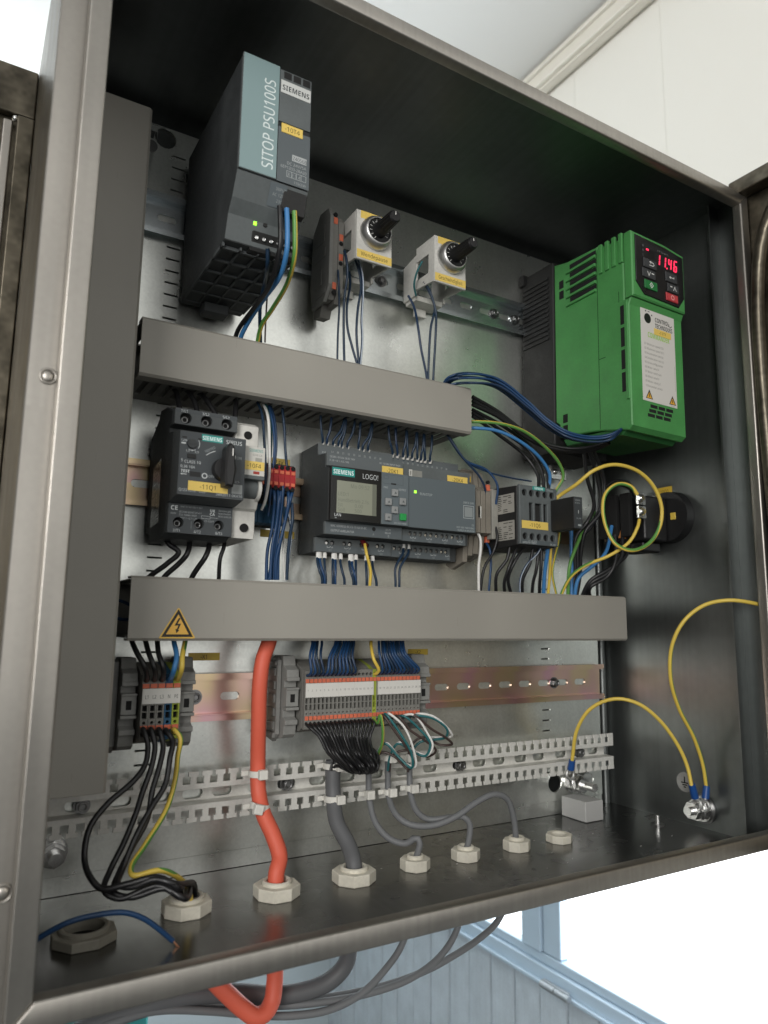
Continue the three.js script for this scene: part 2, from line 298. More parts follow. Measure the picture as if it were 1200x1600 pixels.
// ---------------------------------------------------------------- mounting plate, rails, ducts
{
  const holes = [hole(107, 288, 8.5), hrect(80, 100, 284.5, 291.5), hole(520, -256, 8.5), hole(568, -256, 5), hole(63, -256, 9)];
  for (let k = -27; k <= 28; k++) {
    const y = 5 + k * 10; if (Math.abs(y - 288) < 10 || Math.abs(y + 256) < 11 || Math.abs(y + 226) < 16) continue;
    holes.push(hrect(113.5, 124, y - 0.55, y + 0.55)); holes.push(hrect(505.5, 515.5, y - 0.55, y + 0.55));
  }
    const mp = thing('mounting_plate', 'galvanised steel mounting plate at the back of the enclosure', 'mounting plate', [20, -279, -3]);
  part(mp, 'plate', face(rect(20, 586, -273, 298), -2.5, 0, 0.3, holes), M.zinc);
  part(mp, 'plate_fold', [bx(20, 586, -285.6, -273.3, -12, -1.2), bx(584.6, 586, -273, 298, -13, -2.7)], M.zinc);
  const s = part(mp, 'screw', [cyl([96, 277, 0], [96, 277, 1.4], 5), bx(92.5, 99.5, 276.5, 277.5, 1.3, 1.7)], M.boltDark);
}
function rail(label, y, x0, x1, mat, offset, screws, mat2) {
  const r = thing('din_rail', label, 'rail', [x0, y, 0]);
  const holes = []; for (let x = offset; x < x1 - 12; x += 25) if (x > x0 + 10) holes.push(hslot(x, y, 15, 6));
  part(r, 'rail_web', face(rect(x0, x1, y - 12.6, y + 12.6), 0.2, 1.2, 0.1, holes), mat);
  part(r, 'rail_flange', [1, -1].map((s) => prof([[0.2, y + s * 12.5], [6.8, y + s * 12.5], [6.8, y + s * 17.5], [7.6, y + s * 17.5], [7.6, y + s * 13.4], [7.6, y + s * 13.5], [1.0, y + s * 13.5]].sort(() => 0), x0, x1, 0.15)), mat2 ?? mat);
  for (const x of screws) part(r, 'screw', [cyl([x, y, 1.2], [x, y, 1.8], 5.6, 5.6, 20), hexnut([x, y, 1.7], [0, 0, 1], 4.2, 3.2), ring([x, y, 5], 2.6, 0.9)], M.boltDark);
  return r;
}
rail('upper zinc mounting rail behind the power supply and the two potentiometers', 217.7, 84, 500, M.railZinc, 112, [312, 448, 476]);
rail('middle yellow chromated mounting rail behind motor starter and control module', 0, 84, 560, M.railYellow, 105.5, []);
rail('lower chromated mounting rail behind both long terminal blocks', -158.6, 84, 585.5, M.railPink, 182, [154.5, 520.5]);
{
  const c = thing('clamp_rail', 'notched steel cable clamp rail near the bottom of the plate', 'rail', [40, -245, 0]);
  const notch = (x, y, s) => new THREE.Path([[x - 1.1, y], [x - 1.1, y + s * 3.6], [x - 2.9, y + s * 3.6], [x - 2.9, y + s * 9], [x + 2.9, y + s * 9], [x + 2.9, y + s * 3.6], [x + 1.1, y + s * 3.6], [x + 1.1, y]].map((p) => new THREE.Vector2(...p)));
  const comb = (y0, s) => { // one notched flange as one outline
    const p = [[40, y0 + s * 12.2]]; p.push([40, y0]);
    for (let x = 47.5; x < 584; x += 10) p.push([x - 1.2, y0], [x - 1.2, y0 + s * 3.4], [x - 2.7, y0 + s * 3.4], [x - 2.7, y0 + s * 8.6], [x + 2.7, y0 + s * 8.6], [x + 2.7, y0 + s * 3.4], [x + 1.2, y0 + s * 3.4], [x + 1.2, y0]);
    p.push([586.5, y0], [586.5, y0 + s * 12.2]); return s > 0 ? p : p.reverse();
  };
  part(c, 'notched_flange', face(comb(-245, 1), 14.4, 16, 0.12), M.comb); part(c, 'notched_flange', face(comb(-210, -1), 14.4, 16, 0.12), M.comb);
  const holes = []; for (const x of [76, 104.7, 131.3, 156, 178.4, 206, 230.5, 258, 285, 312, 340, 368, 400, 423, 446.2, 473, 495.9, 525, 549, 570]) holes.push(hslot(x, -227.6, 15, 7.6));
  part(c, 'web', [face(rect(40, 586, -232.8, -222.2), 2.4, 3.6, 0.1, holes), bx(40, 586.5, -222.3, -221.2, 2.6, 15), bx(40, 586.5, -233.8, -232.7, 2.6, 15)], M.comb);
  for (const x of [79.5, 230.5, 399.9, 549.4]) part(c, 'screw', [cyl([x, -227.8, 2], [x, -227.8, 4.4], 5.6, 5.6, 20), hexnut([x, -227.8, 4.4], [0, 0, 1], 4.6, 4), ring([x, -227.8, 8.4], 2.6, 0.8)], M.boltDark);
}
function duct(label, x0, x1, yt, H, z = 65) {
  const d = thing('cable_duct', label, 'cable duct', [x0, yt - H, 0]), yb = yt - H, wallZ = 57;
  const wall = (y0) => { // slotted side wall lying in the x-z plane
    const h = []; for (let x = x0 + 9; x < x1 - 6; x += 8.5) h.push(hrect(x - 2, x + 2, 15, 47));
    return ext(rect(x0, x1, 0.4, wallZ), 1.4, 0, h).rotateX(Math.PI / 2).translate(0, y0 + 1.4, 0);
  };
  part(d, 'slotted_wall', wall(yb + 1.8), M.ductIn); part(d, 'slotted_wall', wall(yt - 3.2), M.ductIn);
  part(d, 'base_strip', bx(x0, x1, yb + 3.3, yt - 3.3, 0.3, 1.6), M.ductIn);
  part(d, 'cover', prof([[53, yb], [z - 1.8, yb], [z, yb + 1.8], [z, yt - 1.8], [z - 1.8, yt], [53, yt], [53, yt - 1.4], [z - 2.4, yt - 1.4], [z - 1.4, yt - 2.4], [z - 1.4, yb + 2.4], [z - 2.4, yb + 1.4], [53, yb + 1.4]], x0, x1, 0.15), M.duct);
  return d;
}
duct('upper grey cable duct below the power supply and the potentiometers', 86, 369, 105.5, 42.2);
const duct2 = duct('lower grey cable duct with a yellow shock warning sticker', 90, 557, -72.9, 42.2);
{
  const w = print('warning sticker', 24, 21, '#d9b050', (c) => {
    c.fillStyle = '#17130c'; c.beginPath(); c.moveTo(12, 1.2); c.lineTo(22.6, 19.6); c.lineTo(1.4, 19.6); c.closePath(); c.fill();
    c.fillStyle = '#dfae4a'; c.beginPath(); c.moveTo(12, 4.6); c.lineTo(19.6, 17.9); c.lineTo(4.4, 17.9); c.closePath(); c.fill();
    c.strokeStyle = '#17130c'; c.lineWidth = 1.1; c.lineJoin = 'miter'; c.beginPath(); c.moveTo(13, 7.2); c.lineTo(10.7, 11.6); c.lineTo(13.2, 11.4); c.lineTo(11.6, 15.4); c.stroke();
    c.fillStyle = '#17130c'; c.beginPath(); c.moveTo(10.5, 14.3); c.lineTo(13.1, 15.2); c.lineTo(11.2, 17.1); c.closePath(); c.fill();
  });
  const tri = ext([[-11.6, -9.6], [11.6, -9.6], [11.9, -8.9], [0.5, 10.4], [-0.5, 10.4], [-11.9, -8.9]], 0.3, 0), p = tri.attributes.position, uv = tri.attributes.uv;
  for (let i = 0; i < p.count; i++) uv.setXY(i, (p.getX(i) + 12) / 24, (p.getY(i) + 10) / 21);
  part(duct2, 'warning_sticker', tri.translate(121.8, -103.9, 65.05), w, true, 'yellow triangular sticker with a black lightning arrow');
}
{ // upright duct at the left
  const d = thing('cable_duct', 'upright grey cable duct along the left side of the plate', 'cable duct', [26, -208, 0]);
  part(d, 'cover', ext([[28, 53], [28, 63], [30, 65], [81.5, 65], [83.4, 63], [83.4, 53], [82, 53], [82, 62.4], [81, 63.4], [30.6, 63.4], [29.4, 62.4], [29.4, 53]].map(([a, b]) => [a, -b]), 470, 0.15).rotateX(-Math.PI / 2).translate(0, -208, 0), M.duct);
  const h = []; for (let y = -200; y < 256; y += 8.5) h.push(hrect(15, 47, y - 2, y + 2));
  part(d, 'slotted_wall', [80.2, 30].map((x) => ext(rect(0.4, 57, -208, 262), 1.4, 0, h.map((q) => q.clone())).rotateY(-Math.PI / 2).translate(x + 1.4, 0, 0)), M.ductIn);
  part(d, 'base_strip', bx(32, 79, -208, 262, 0.3, 1.6), M.ductIn);
}

// ---------------------------------------------------------------- power supply
{
  const x0 = 124.8, x1 = 174.8, z = 138;
  const p = thing('power_supply', 'tall dark power supply with a blue grey stripe, topmost device on the upper rail', 'power supply', [x0, 143, 7.5]);
  part(p, 'housing', prof([[8, 147], [116, 149], [121, 165], [128, 173], [z - 2, 188], [z - 2, 272], [8, 272]], x0, x1, 0.8), M.dark);
  part(p, 'lit_front_skin', prof([[116.4, 149.4], [121.4, 165.2], [128.4, 173.2], [136.4, 188.2], [135, 188.8], [127, 174], [120, 166], [115, 150]].map(([a, b]) => [a + 0.3, b]), x0, x1, 0.15), M.slate);  // lighter overlay paints the lit front; the shaded sides keep the dark housing colour
  // stripe and dark half
  part(p, 'front_stripe', rb(x0, 151, 189, 273, z - 2.2, z, 0.5), M.slate);
  const stripe = print('blue grey stripe', 26, 84, '#7f9596', (c) => txt(c, 'SITOP PSU100S', 23.2, 79, 11.2, '#d5dedd', { rot: -Math.PI / 2, wide: 0.86 }), { ppm: 10 });
  sticker(p, 'printed_stripe', x0 + 0.4, 150.6, 189.4, 272.6, z, stripe);
  const dk = '#3d4244';
  part(p, 'front_cover', rb(151.3, x1, 233, 272, z - 2.4, z - 0.4, 0.5), M.slate);
  const low = print('lower print', 23.3, 40, '#555c5f', (c) => {
    fill(c, 10.5, 17.5, 10.6, 4.6, '#a9adad'); txt(c, 'Z4056B', 11, 21.3, 3.8, '#43484a', { wide: 0.8 });
    txt(c, 'DC 24V/5A', 21, 25.8, 3, '#9da2a2', { align: 'right' }); txt(c, '6EP1333-2BA20', 21.4, 29.2, 3, '#9da2a2', { align: 'right', wide: .9 });
    c.strokeStyle = '#9da2a2'; c.lineWidth = 0.35; for (let k = 0; k < 4; k++) c.strokeRect(7 + k * 3.5, 30.6, 3.5, 4.2); txt(c, 'X 2 3 4', 7.6, 34, 3.2, '#9da2a2'); txt(c, '115/230', 21, 38.4, 2.4, '#9da2a2', { align: 'right' });
  });
  sticker(p, 'printed_face', 151.4, x1, 189, 229, z - 0.9, low, undefined, 0.5);
  part(p, 'front_step', rb(151.3, x1, 229.2, 232.8, z - 3.4, z - 1.2, 0.3), M.black);
  sticker(p, 'brand_plate', 152, 174, 254.6, 264, z - 0.35, print('brand plate', 22, 9.4, '#c9cbc8', (c) => txt(c, 'SIEMENS', 11, 6.9, 5.4, '#33383a', { bold: true, align: 'center', wide: 0.88 })), undefined, 0.3);
  part(p, 'top_vent', [0, 1, 2].map((k) => bx(154 + k * 7, 159.5 + k * 7, 266, 271, z - 0.5, z - 0.2)), M.black);
  sticker(p, 'yellow_tag', 153.5, 169, 225.4, 232, z - 0.5, tagMat('-10T4', 15.5, 6.6), 'yellow tag printed -10T4', 0.5);
  const slope = (x, y) => { const k = y > 173 ? 128 + (y - 173) * (z - 2 - 128) / 15 : y > 165 ? 121 + (y - 165) * 7 / 8 : 116 + (y - 149) * 5 / 16; return [x, y, k]; };
  const sl = (xa, xb, ya, yb, o = 0.35) => quad(...[[xa, yb], [xb, yb], [xb, ya], [xa, ya]].map(([a, b]) => { const q = slope(a, b); q[2] += o + 0.7; return q; }));
  part(p, 'slope_print', sl(148, 160, 174, 187.5), print('slope print', 12, 14, '#596165', (c) => { txt(c, 'INPUT', 11.6, 4, 2.6, '#8f9595', { align: 'right' }); txt(c, 'AC 120/', 11.6, 7.4, 2.6, '#8f9595', { align: 'right' }); txt(c, '230V', 11.6, 10.8, 2.6, '#8f9595', { align: 'right' }); }), true);
  const led = [143.6, 164.5];
  part(p, 'indicator_light', rb(led[0] - 1.2, led[0] + 1.2, 162.4, 165.4, 119.5, 121.6, 0.3), M.ledGreen, false, 'lit yellow green indicator');
  part(p, 'adjuster', cyl([150.6, 164.5, 119], [150.6, 164.5, 122], 1.5), M.black);
  const up = part(p, 'terminal_block', prof([[120, 170], [132, 172], [136, 187.4], [124, 188]], 157.8, 174.9, 0.4), M.black);
  for (let k = 0; k < 3; k++) part(up, 'screw', [ring([161.6 + k * 5, 182.6, 133.8], 1.7, 0.35), cyl([161.6 + k * 5, 182.6, 132.4], [161.6 + k * 5, 182.6, 133.6], 1.4)], M.hole);
  const lo = part(p, 'terminal_block', prof([[104, 147], [115, 147.4], [121, 158.5], [110, 160]], 142.5, 174.6, 0.4), M.black);
  for (let k = 0; k < 6; k++) part(lo, 'screw', [cyl([145.6 + k * 5.2, 155, 116], [145.6 + k * 5.2, 154.6, 119.9], 1.3), ring([145.6 + k * 5.2, 154.6, 120], 1.1, 0.3)], k < 3 ? M.bolt : M.boltDark);
  // grille under the housing
  const g = []; for (let k = 0; k <= 4; k++) g.push(bx(x0 + k * 12.2, x0 + 1.4 + k * 12.2, 146.6, 149.4, 14, 112)); for (let k = 0; k < 6; k++) g.push(bx(x0, x1, 146.6, 149.3, 14 + k * 18.6, 16 + k * 18.6));
  part(p, 'bottom_grille', g, M.dark2);
  part(p, 'rail_clip', rb(140, 160, 139, 147, 8, 22, 1), M.dark);
}
// ---------------------------------------------------------------- potentiometers
function pot(label, cx, cy, tagTop, tagBottom, turn) {
  const p = thing('potentiometer', label, 'potentiometer', [cx - 17.2, cy - 25, 7.5], 'potentiometers in white brackets');
  const x0 = cx - 17.2, x1 = cx + 17.2, y0 = cy - 25.5, y1 = cy + 18.5;
  part(p, 'bracket_face', face(rect(x0, x1, y0, y1), 57, 60, 0.5), M.white);
  const side = (x) => { // side arm with a window
    const w = new THREE.Path([[30, y0 + 12], [30, y1 - 14], [50, y1 - 14], [50, y0 + 12]].map((q) => new THREE.Vector2(...q)));
    return ext([[8, y0 + 2], [8, y0 - 1], [28, y0 - 1], [28, y0 + 4], [57.2, y0 + 1], [57.2, y1], [30, y1], [30, y1 - 6], [8, y0 + 34], [8, y0 + 30]], 2.2, 0.2, [w]).rotateY(-Math.PI / 2).translate(x + 2.2, 0, 0);
  };
  part(p, 'bracket_arm', side(x0), M.white); part(p, 'bracket_arm', side(x1 - 2.2), M.white);
  part(p, 'bracket_web', bx(x0 + 2.3, x1 - 2.3, y1 - 2, y1, 31, 57), M.white); part(p, 'bracket_foot', [rb(x0 + 2.3, x1 - 2.3, y0 - 4, y0 + 1, 8, 26, 0.5), rb(cx - 6, cx + 6, y0 - 12, y0 - 4.2, 8, 12, 0.5)], M.white);
  part(p, 'resistor_body', cyl([cx, cy, 40], [cx, cy, 57], 9), M.boltDark);
  sticker(p, 'yellow_tag', x0 + 3.5, x1 - 3, y1 - 7, y1 - 0.4, 60, tagMat(tagTop, 28, 6.6), 'small yellow tag above the dial');
  sticker(p, 'yellow_tag', x0 + 0.4, x1 - 0.4, y0 + 1.2, y0 + 8.4, 60, print('tag ' + tagBottom, 33.6, 7.2, '#dfc163', (c) => txt(c, tagBottom, 16.8, 5.2, 5, '#4a3c14', { align: 'center', wide: tagBottom.length > 12 ? 0.72 : 0.9 })), 'yellow tag printed ' + tagBottom);
  part(p, 'dial_bezel', new THREE.LatheGeometry([[14.4, 0], [14.6, 2], [14.2, 5], [12.6, 8], [11.4, 9], [10.6, 8.6], [10.6, 4]].map((q) => new THREE.Vector2(...q)), 40).rotateX(Math.PI / 2).translate(cx, cy, 60.1), M.silver);
  const dial = print('dial scale', 22, 22, '#121313', (c) => { c.translate(11, 11); for (let k = 0; k < 11; k++) { const a = -2.35 + k * 0.47 + Math.PI; c.save(); c.rotate(a); fill(c, -0.25, 7, 0.5, 2.4, '#d8d8d4'); c.restore(); const b = a + Math.PI / 2; txt(c, String(k), Math.cos(b) * 5.8 - 0.7, Math.sin(b) * 5.8 + 0.8, 2.2, '#d8d8d4'); } txt(c, '10k', -2, -7, 2, '#d8d8d4'); }, { ppm: 20 });
  const dg = new THREE.CircleGeometry(10.7, 40).rotateZ(turn).translate(cx, cy, 67.6);
  const d = part(p, 'dial', dg, dial, true);
  const k = part(p, 'knob', [toCreasedNormals(new THREE.LatheGeometry([[0, 0], [6.6, 0], [6.4, 9], [5.6, 11], [5.1, 26], [4.3, 27.2], [0, 27.2]].map((q) => new THREE.Vector2(...q)), 24).rotateX(Math.PI / 2).translate(cx, cy, 67), 0.5), ...Array.from({ length: 14 }, (_, i) => { const a = i / 14 * Math.PI * 2; return cyl([cx + Math.cos(a) * 5.6, cy + Math.sin(a) * 5.6, 78.5], [cx + Math.cos(a) * 5.05, cy + Math.sin(a) * 5.05, 92.6], 0.45, 0.45, 5); })], M.knob);
  part(k, 'pointer_line', bx(cx - 0.35, cx + 0.35, cy + 0.8, cy + 3.8, 94.15, 94.3), M.wWhite);
}
pot('white bracket potentiometer beside the small terminals, tagged Wendepause', 271, 224, '-12R1', 'Wendepause', 0.3);
pot('white bracket potentiometer with open side window, tagged Geschwindigkeit', 350, 224.5, '-14R1', 'Geschwindigkeit', 0.1);

// ---------------------------------------------------------------- small terminals
function lever(parent, x0, x1, y0, y1, z) { return part(parent, 'lever', rb(x0, x1, y0, y1, z - 0.6, z + 0.5, 0.3), M.orange); }
{
  const t = thing('terminal_block', 'grey multi level terminal beside the first potentiometer, orange levers in a column', 'terminal block', [229, 166, 7.5]);
  for (let k = 0; k < 2; k++) {
    const a = 240.2 + k * 5.6, dy = k * -6;
    part(t, 'terminal', prof([[8, 188], [12, 168], [36, 168], [42, 176], [42, 240], [38, 246], [26, 248], [12, 236]].map(([z, y]) => [z, y + dy * 0.5]), a, a + 5.3, 0.4), M.termGrey);
  }
  part(t, 'end_plate', prof([[7, 188], [11, 166], [34, 166], [44, 178], [44, 240], [40, 248], [24, 250], [10, 236]], 236.8, 239.9, 0.3), M.clampGrey);
  for (const [k, y] of [[0, 238], [0, 179], [1, 224], [1, 206]]) { const a = 240.2 + k * 5.6; lever(t, a + 0.8, a + 4.6, y - 4, y + 2, 42); part(t, 'clamp_opening', cyl([a + 2.6, y + (k === 0 && y > 200 ? 4.6 : -6.6), 41], [a + 2.6, y + (k === 0 && y > 200 ? 4.6 : -6.6), 42.4], 1.9), M.hole); }
  for (const [a, b, c, d] of [[182, 200, 16, 30], [206, 214, 14, 36], [220, 236, 18, 34], [172, 178, 20, 38]]) part(t, 'moulded_panel', rb(236.3, 237.4, a, b, c, d, 0.3), M.clampGrey);
  part(t, 'rail_foot', prof([[7.8, 190], [7.8, 160], [20, 158], [24, 168]], 240.5, 250.5, 0.3), M.termGrey);
}
// ---------------------------------------------------------------- motor starter
{
  const x0 = 109.3, x1 = 154.3, s = thing('motor_starter', 'dark motor protection switch with a black rotary handle, tagged -11Q1', 'motor starter', [x0, -47, 7.5]);
  part(s, 'housing', prof([[8, -39], [18, -39.7], [18, -46.5], [60, -46.5], [66, -43.5], [66, -24], [74, -23], [74, 25], [62, 27], [62, 30], [69, 31], [69, 41], [50, 48], [34, 49.5], [30, 44], [14, 36], [8, 34]], x0, x1, 0.7), M.dark);
  const th = (y, z) => face(rect(x0 + 0.3, x1 - 0.3, y - 5.6, y + 5.2), z - 3, z, 0.3, [8, 22.5, 37].map((q) => hole(x0 + q, y - 0.6, 3.9)));
  part(s, 'terminal_face', th(36.2, 73.4), M.dark2);
  for (const q of [8, 22.5, 37]) { const h = part(s, 'screw_well', cyl([x0 + q, 35.6, 69.2], [x0 + q, 35.6, 69.6], 4.1), M.hole); part(h, 'screw', [ring([x0 + q, 35, 69.8], 1.9, 0.5)], M.boltDark); }
  part(s, 'terminal_print', plane(x0 + 1, x1 - 1, 39, 42, 73.45), print('top print', 43, 3, '#404548', (c) => { txt(c, '1/L1', 3.2, 2.5, 2.6, '#c4c8c8'); txt(c, '3/L2', 18, 2.5, 2.6, '#c4c8c8'); txt(c, '5/L3', 32.5, 2.5, 2.6, '#c4c8c8'); }), true);
  const pan = print('starter panel', 45, 43, '#3b4043', (c) => {
    fill(c, 14.2, 0.4, 14.6, 4.8, '#1c8d84'); txt(c, 'SIEMENS', 21.5, 4.2, 3.9, '#e6efee', { bold: true, align: 'center', wide: 0.82 }); txt(c, 'SIRIUS', 31, 4.8, 3.8, '#d4d8d8');
    fill(c, 1.2, 3.6, 3, 1.2, '#0b0c0c'); fill(c, 11.8, 3.6, 3, 1.2, '#0b0c0c');
    txt(c, '1,25A', 0.6, 7, 2, '#c4c8c8', { wide: 0.8 }); fill(c, 0.8, 7.8, 3, 1, '#c4c8c8');
    txt(c, '1,1', 4, 14, 2, '#c4c8c8'); txt(c, '1', 7.6, 13.6, 2, '#c4c8c8'); txt(c, '0,9', 10, 14.2, 2, '#c4c8c8');
    c.strokeStyle = '#c4c8c8'; c.lineWidth = 0.35; c.beginPath(); c.arc(8, 8, 5, -0.6, 0.6); c.stroke(); c.beginPath(); c.arc(8, 8, 4.7, 1.0, 2.1); c.stroke();
    txt(c, 'TRIPPED', 17.2, 13.4, 2.5, '#8d9393', { rot: -0.55, wide: 0.85 }); c.lineWidth = 0.5; c.beginPath(); c.moveTo(17.8, 14.8); c.quadraticCurveTo(21, 12, 24, 11.2); c.stroke();
    txt(c, 'ON', 38.8, 14.8, 2.6, '#9aa0a0'); fill(c, 37.6, 12.4, 0.6, 2.8, '#d4d8d8');
    txt(c, 'CLASS 10', 3.4, 21.6, 2.7, '#c4c8c8'); txt(c, '5', 1, 21, 2.7, '#c4c8c8'); txt(c, '0,36 18A', 1, 25, 2.5, '#c4c8c8'); txt(c, 'TEST', 1.4, 28.2, 2.7, '#d4d8d8', { bold: true }); fill(c, 1.4, 29.2, 4, 0.5, '#c4c8c8');
    c.fillStyle = '#c4c8c8'; c.beginPath(); c.moveTo(1, 29.45); c.lineTo(2.6, 28.8); c.lineTo(2.6, 30.1); c.fill();
    fill(c, 7.4, 27.2, 7.2, 3.4, '#0b0c0c'); c.lineWidth = 0.7; c.beginPath(); c.arc(17.4, 29.2, 1.6, 0, 7); c.stroke(); txt(c, 'OFF', 19.8, 30, 2.5, '#9aa0a0');
    txt(c, 'Q/231018 *E03*', 0.6, 41, 2.6, '#b6bbbb'); txt(c, '3RV2011-0KA10', 44, 41.8, 2.6, '#b6bbbb', { align: 'right' }); txt(c, '2,5-', 38.5, 31.6, 2, '#b6bbbb'); fill(c, 36.4, 32.8, 7.4, 6.6, '#8b8f8e');
  });
  part(s, 'front_panel', prof([[72, -23], [74, -23.4], [92, -20.8], [92, 21.6], [74, 25]], x0, x1, 0.4), M.dark2);
  part(s, 'printed_panel', plane(x0 + 0.2, x1 - 0.2, -20.4, 21.4, 92.05), pan, true);
  part(s, 'current_dial', [cyl([x0 + 8, 13.4, 92], [x0 + 8, 13.4, 93.6], 3.3, 3, 20), bx(x0 + 6, x0 + 10, 12.9, 13.9, 93.5, 93.9)], M.dark);
  part(s, 'reset_slot', rb(x0 + 5.2, x0 + 11, 3.6, 6.6, 92, 92.8, 0.3), M.black);
  sticker(s, 'yellow_tag', x0 + 6.8, x0 + 33.6, -17.6, -11.3, 92.1, tagMat('-11Q1', 26.8, 6.3), 'yellow tag printed -11Q1');
  const kx = x0 + 29.8, ky = -0.8, k = part(s, 'rotary_handle', [cyl([kx, ky - 1, 92], [kx, ky - 1, 98], 8, 7.6, 32), face([[kx - 3, ky - 14], [kx + 2.4, ky - 14.4], [kx + 3.8, ky - 3], [kx + 2.2, ky + 12.6], [kx + 0.6, ky + 14.6], [kx - 1.4, ky + 14.4], [kx - 2.8, ky + 12], [kx - 3.6, ky - 3]], 96, 108, 1.2)], M.knob, false, 'black handle turned to ON');
  part(k, 'pointer_line', bx(kx + 0.6, kx + 1.3, ky + 6, ky + 11, 108, 108.2), M.wWhite);
  const lowp = print('starter lower', 44, 20, '#3b4043', (c) => {
    txt(c, 'CE', 1.2, 4.4, 4.2, '#d4d8d8', { bold: true }); txt(c, '3047 51 4/15EX F 001', 7.5, 2.4, 1.6, '#9aa0a0'); txt(c, 'IEC/EN 60947-2/-4-1', 7, 6, 1.7, '#a9aeae'); txt(c, 'ICU 100kA 400V', 7, 8, 1.7, '#a9aeae'); txt(c, '60°C 1~ 0,7-1,2Nm', 7.6, 10.2, 1.6, '#a9aeae'); txt(c, '600V', 1.4, 7.4, 1.6, '#a9aeae');
    txt(c, 'UK', 28, 4, 2.8, '#d4d8d8', { bold: true }); txt(c, 'CA', 28, 6.4, 2.8, '#d4d8d8', { bold: true }); txt(c, 'Siemens plc', 34, 3, 1.7, '#a9aeae'); txt(c, 'Manchester', 34, 5, 1.7, '#a9aeae'); txt(c, 'M20 2UR,UK', 34, 7, 1.7, '#a9aeae');
    txt(c, 'C5 0,6/1', 24.6, 11, 1.8, '#a9aeae'); c.strokeStyle = '#a9aeae'; c.lineWidth = 0.25; c.strokeRect(22.4, 7, 6, 1.8); c.beginPath(); c.moveTo(28.4, 7.9); c.lineTo(34, 7.9); c.stroke(); fill(c, 15.5, 11.4, 0.25, 8, '#7d8383');
  });
  const lf = face(rect(x0 + 0.2, x1 - 0.2, -43.6, -23.6), 67, 71, 0.3, [9, 23, 37].map((q) => hole(x0 + q - 1.6, -36.4, 3.6)));
  part(s, 'terminal_face', lf, M.dark2);
  const lpg = ext(rect(0, 44, 0, 20), 0.1, 0, [9, 23, 37].map((q) => hole(q - 2.1, 7.2, 3.62))), pp = lpg.attributes.position, uu = lpg.attributes.uv; for (let i = 0; i < pp.count; i++) uu.setXY(i, pp.getX(i) / 44, pp.getY(i) / 20);
  part(s, 'printed_face', lpg.translate(x0 + 0.5, -43.6, 71), lowp, true);
  for (const q of [9, 23, 37]) { const h = part(s, 'screw_well', cyl([x0 + q - 1.6, -36.4, 66.4], [x0 + q - 1.6, -36.4, 67], 3.9), M.hole); part(h, 'screw', ring([x0 + q - 1.6, -36.8, 67.2], 1.8, 0.5), M.boltDark); }
  part(s, 'terminal_print', plane(x0 + 2, x1 - 1, -43.2, -40.6, 71.15), print('bottom print', 42, 2.6, '#3b4043', (c) => { txt(c, '2/T1', 2, 2.2, 2.5, '#c4c8c8'); txt(c, '4/T2', 16, 2.2, 2.5, '#c4c8c8'); txt(c, '6/T3', 31, 2.2, 2.5, '#c4c8c8'); }), true);
  part(s, 'side_label', quad([x0 - 0.1, 8, 22], [x0 - 0.1, 12, 44], [x0 - 0.1, -34, 46], [x0 - 0.1, -36, 22]), print('side label', 24, 44, '#6d6e68', (c) => { for (let k = 0; k < 18; k++) fill(c, 14 + (k % 3), 3 + k * 2.2, 7 - (k % 4), 0.9, '#24241f'); for (let k = 0; k < 8; k++) fill(c, 3, 4 + k * 4.8, 8, 0.5, '#3a3a34'); }, { rough: 0.25 }), true);
}
// ---------------------------------------------------------------- miniature circuit breaker
{
  const x0 = 154.8, x1 = 172.4, b = thing('circuit_breaker', 'narrow white circuit breaker behind the motor starter, tagged 10F4', 'circuit breaker', [x0, -45, 7.5]);
  part(b, 'housing', prof([[8, -44], [66, -43.5], [66, -24], [69, -22.4], [72, -16], [72, -14], [66, -13], [66, -2], [82, -1], [82, 20], [67, 22], [67, 38.5], [60, 42], [8, 42]], x0, x1, 0.5), M.white);
  part(b, 'toggle', [cyl([x0 + 3, -8, 70], [x1 - 3, -8, 70], 8, 8, 24)], M.slate);
  part(b, 'toggle_cheek', [cyl([x0 + 0.4, -8, 70], [x0 + 2.8, -8, 70], 9.4, 9.4, 24), cyl([x1 - 2.8, -8, 70], [x1 - 0.4, -8, 70], 9.4, 9.4, 24)], M.white);
  part(b, 'grey_band', rb(x0, x1, -3.4, -0.6, 70, 82.4, 0.4), M.slate);
  for (const y of [31.5, -36]) part(b, 'screw_well', cyl([x0 + 9.5, y, 66], [x0 + 9.5, y, 67.3], 3.1), M.hole);
  part(b, 'printed_face', plane(x0 + 0.3, x1 - 0.3, -0.4, 19.6, 82.05), print('breaker face', 17, 20, '#c6c4bd', (c) => { txt(c, 'SIEMENS', 15.6, 3.4, 3, '#24857e', { align: 'right', wide: 0.85 }); txt(c, '5SY6 C4', 15, 6.2, 2, '#77776f', { align: 'right' }); fill(c, 10, 7.4, 5, 4.6, '#9b9b94'); fill(c, 8.8, 17.2, 4.6, 2, '#9a3328'); }), true);
  sticker(b, 'yellow_tag', x0 + 2, x1 - 0.6, 3.2, 9.4, 82.1, tagMat('-10F4', 15, 6.2), 'yellow tag printed -10F4');
}
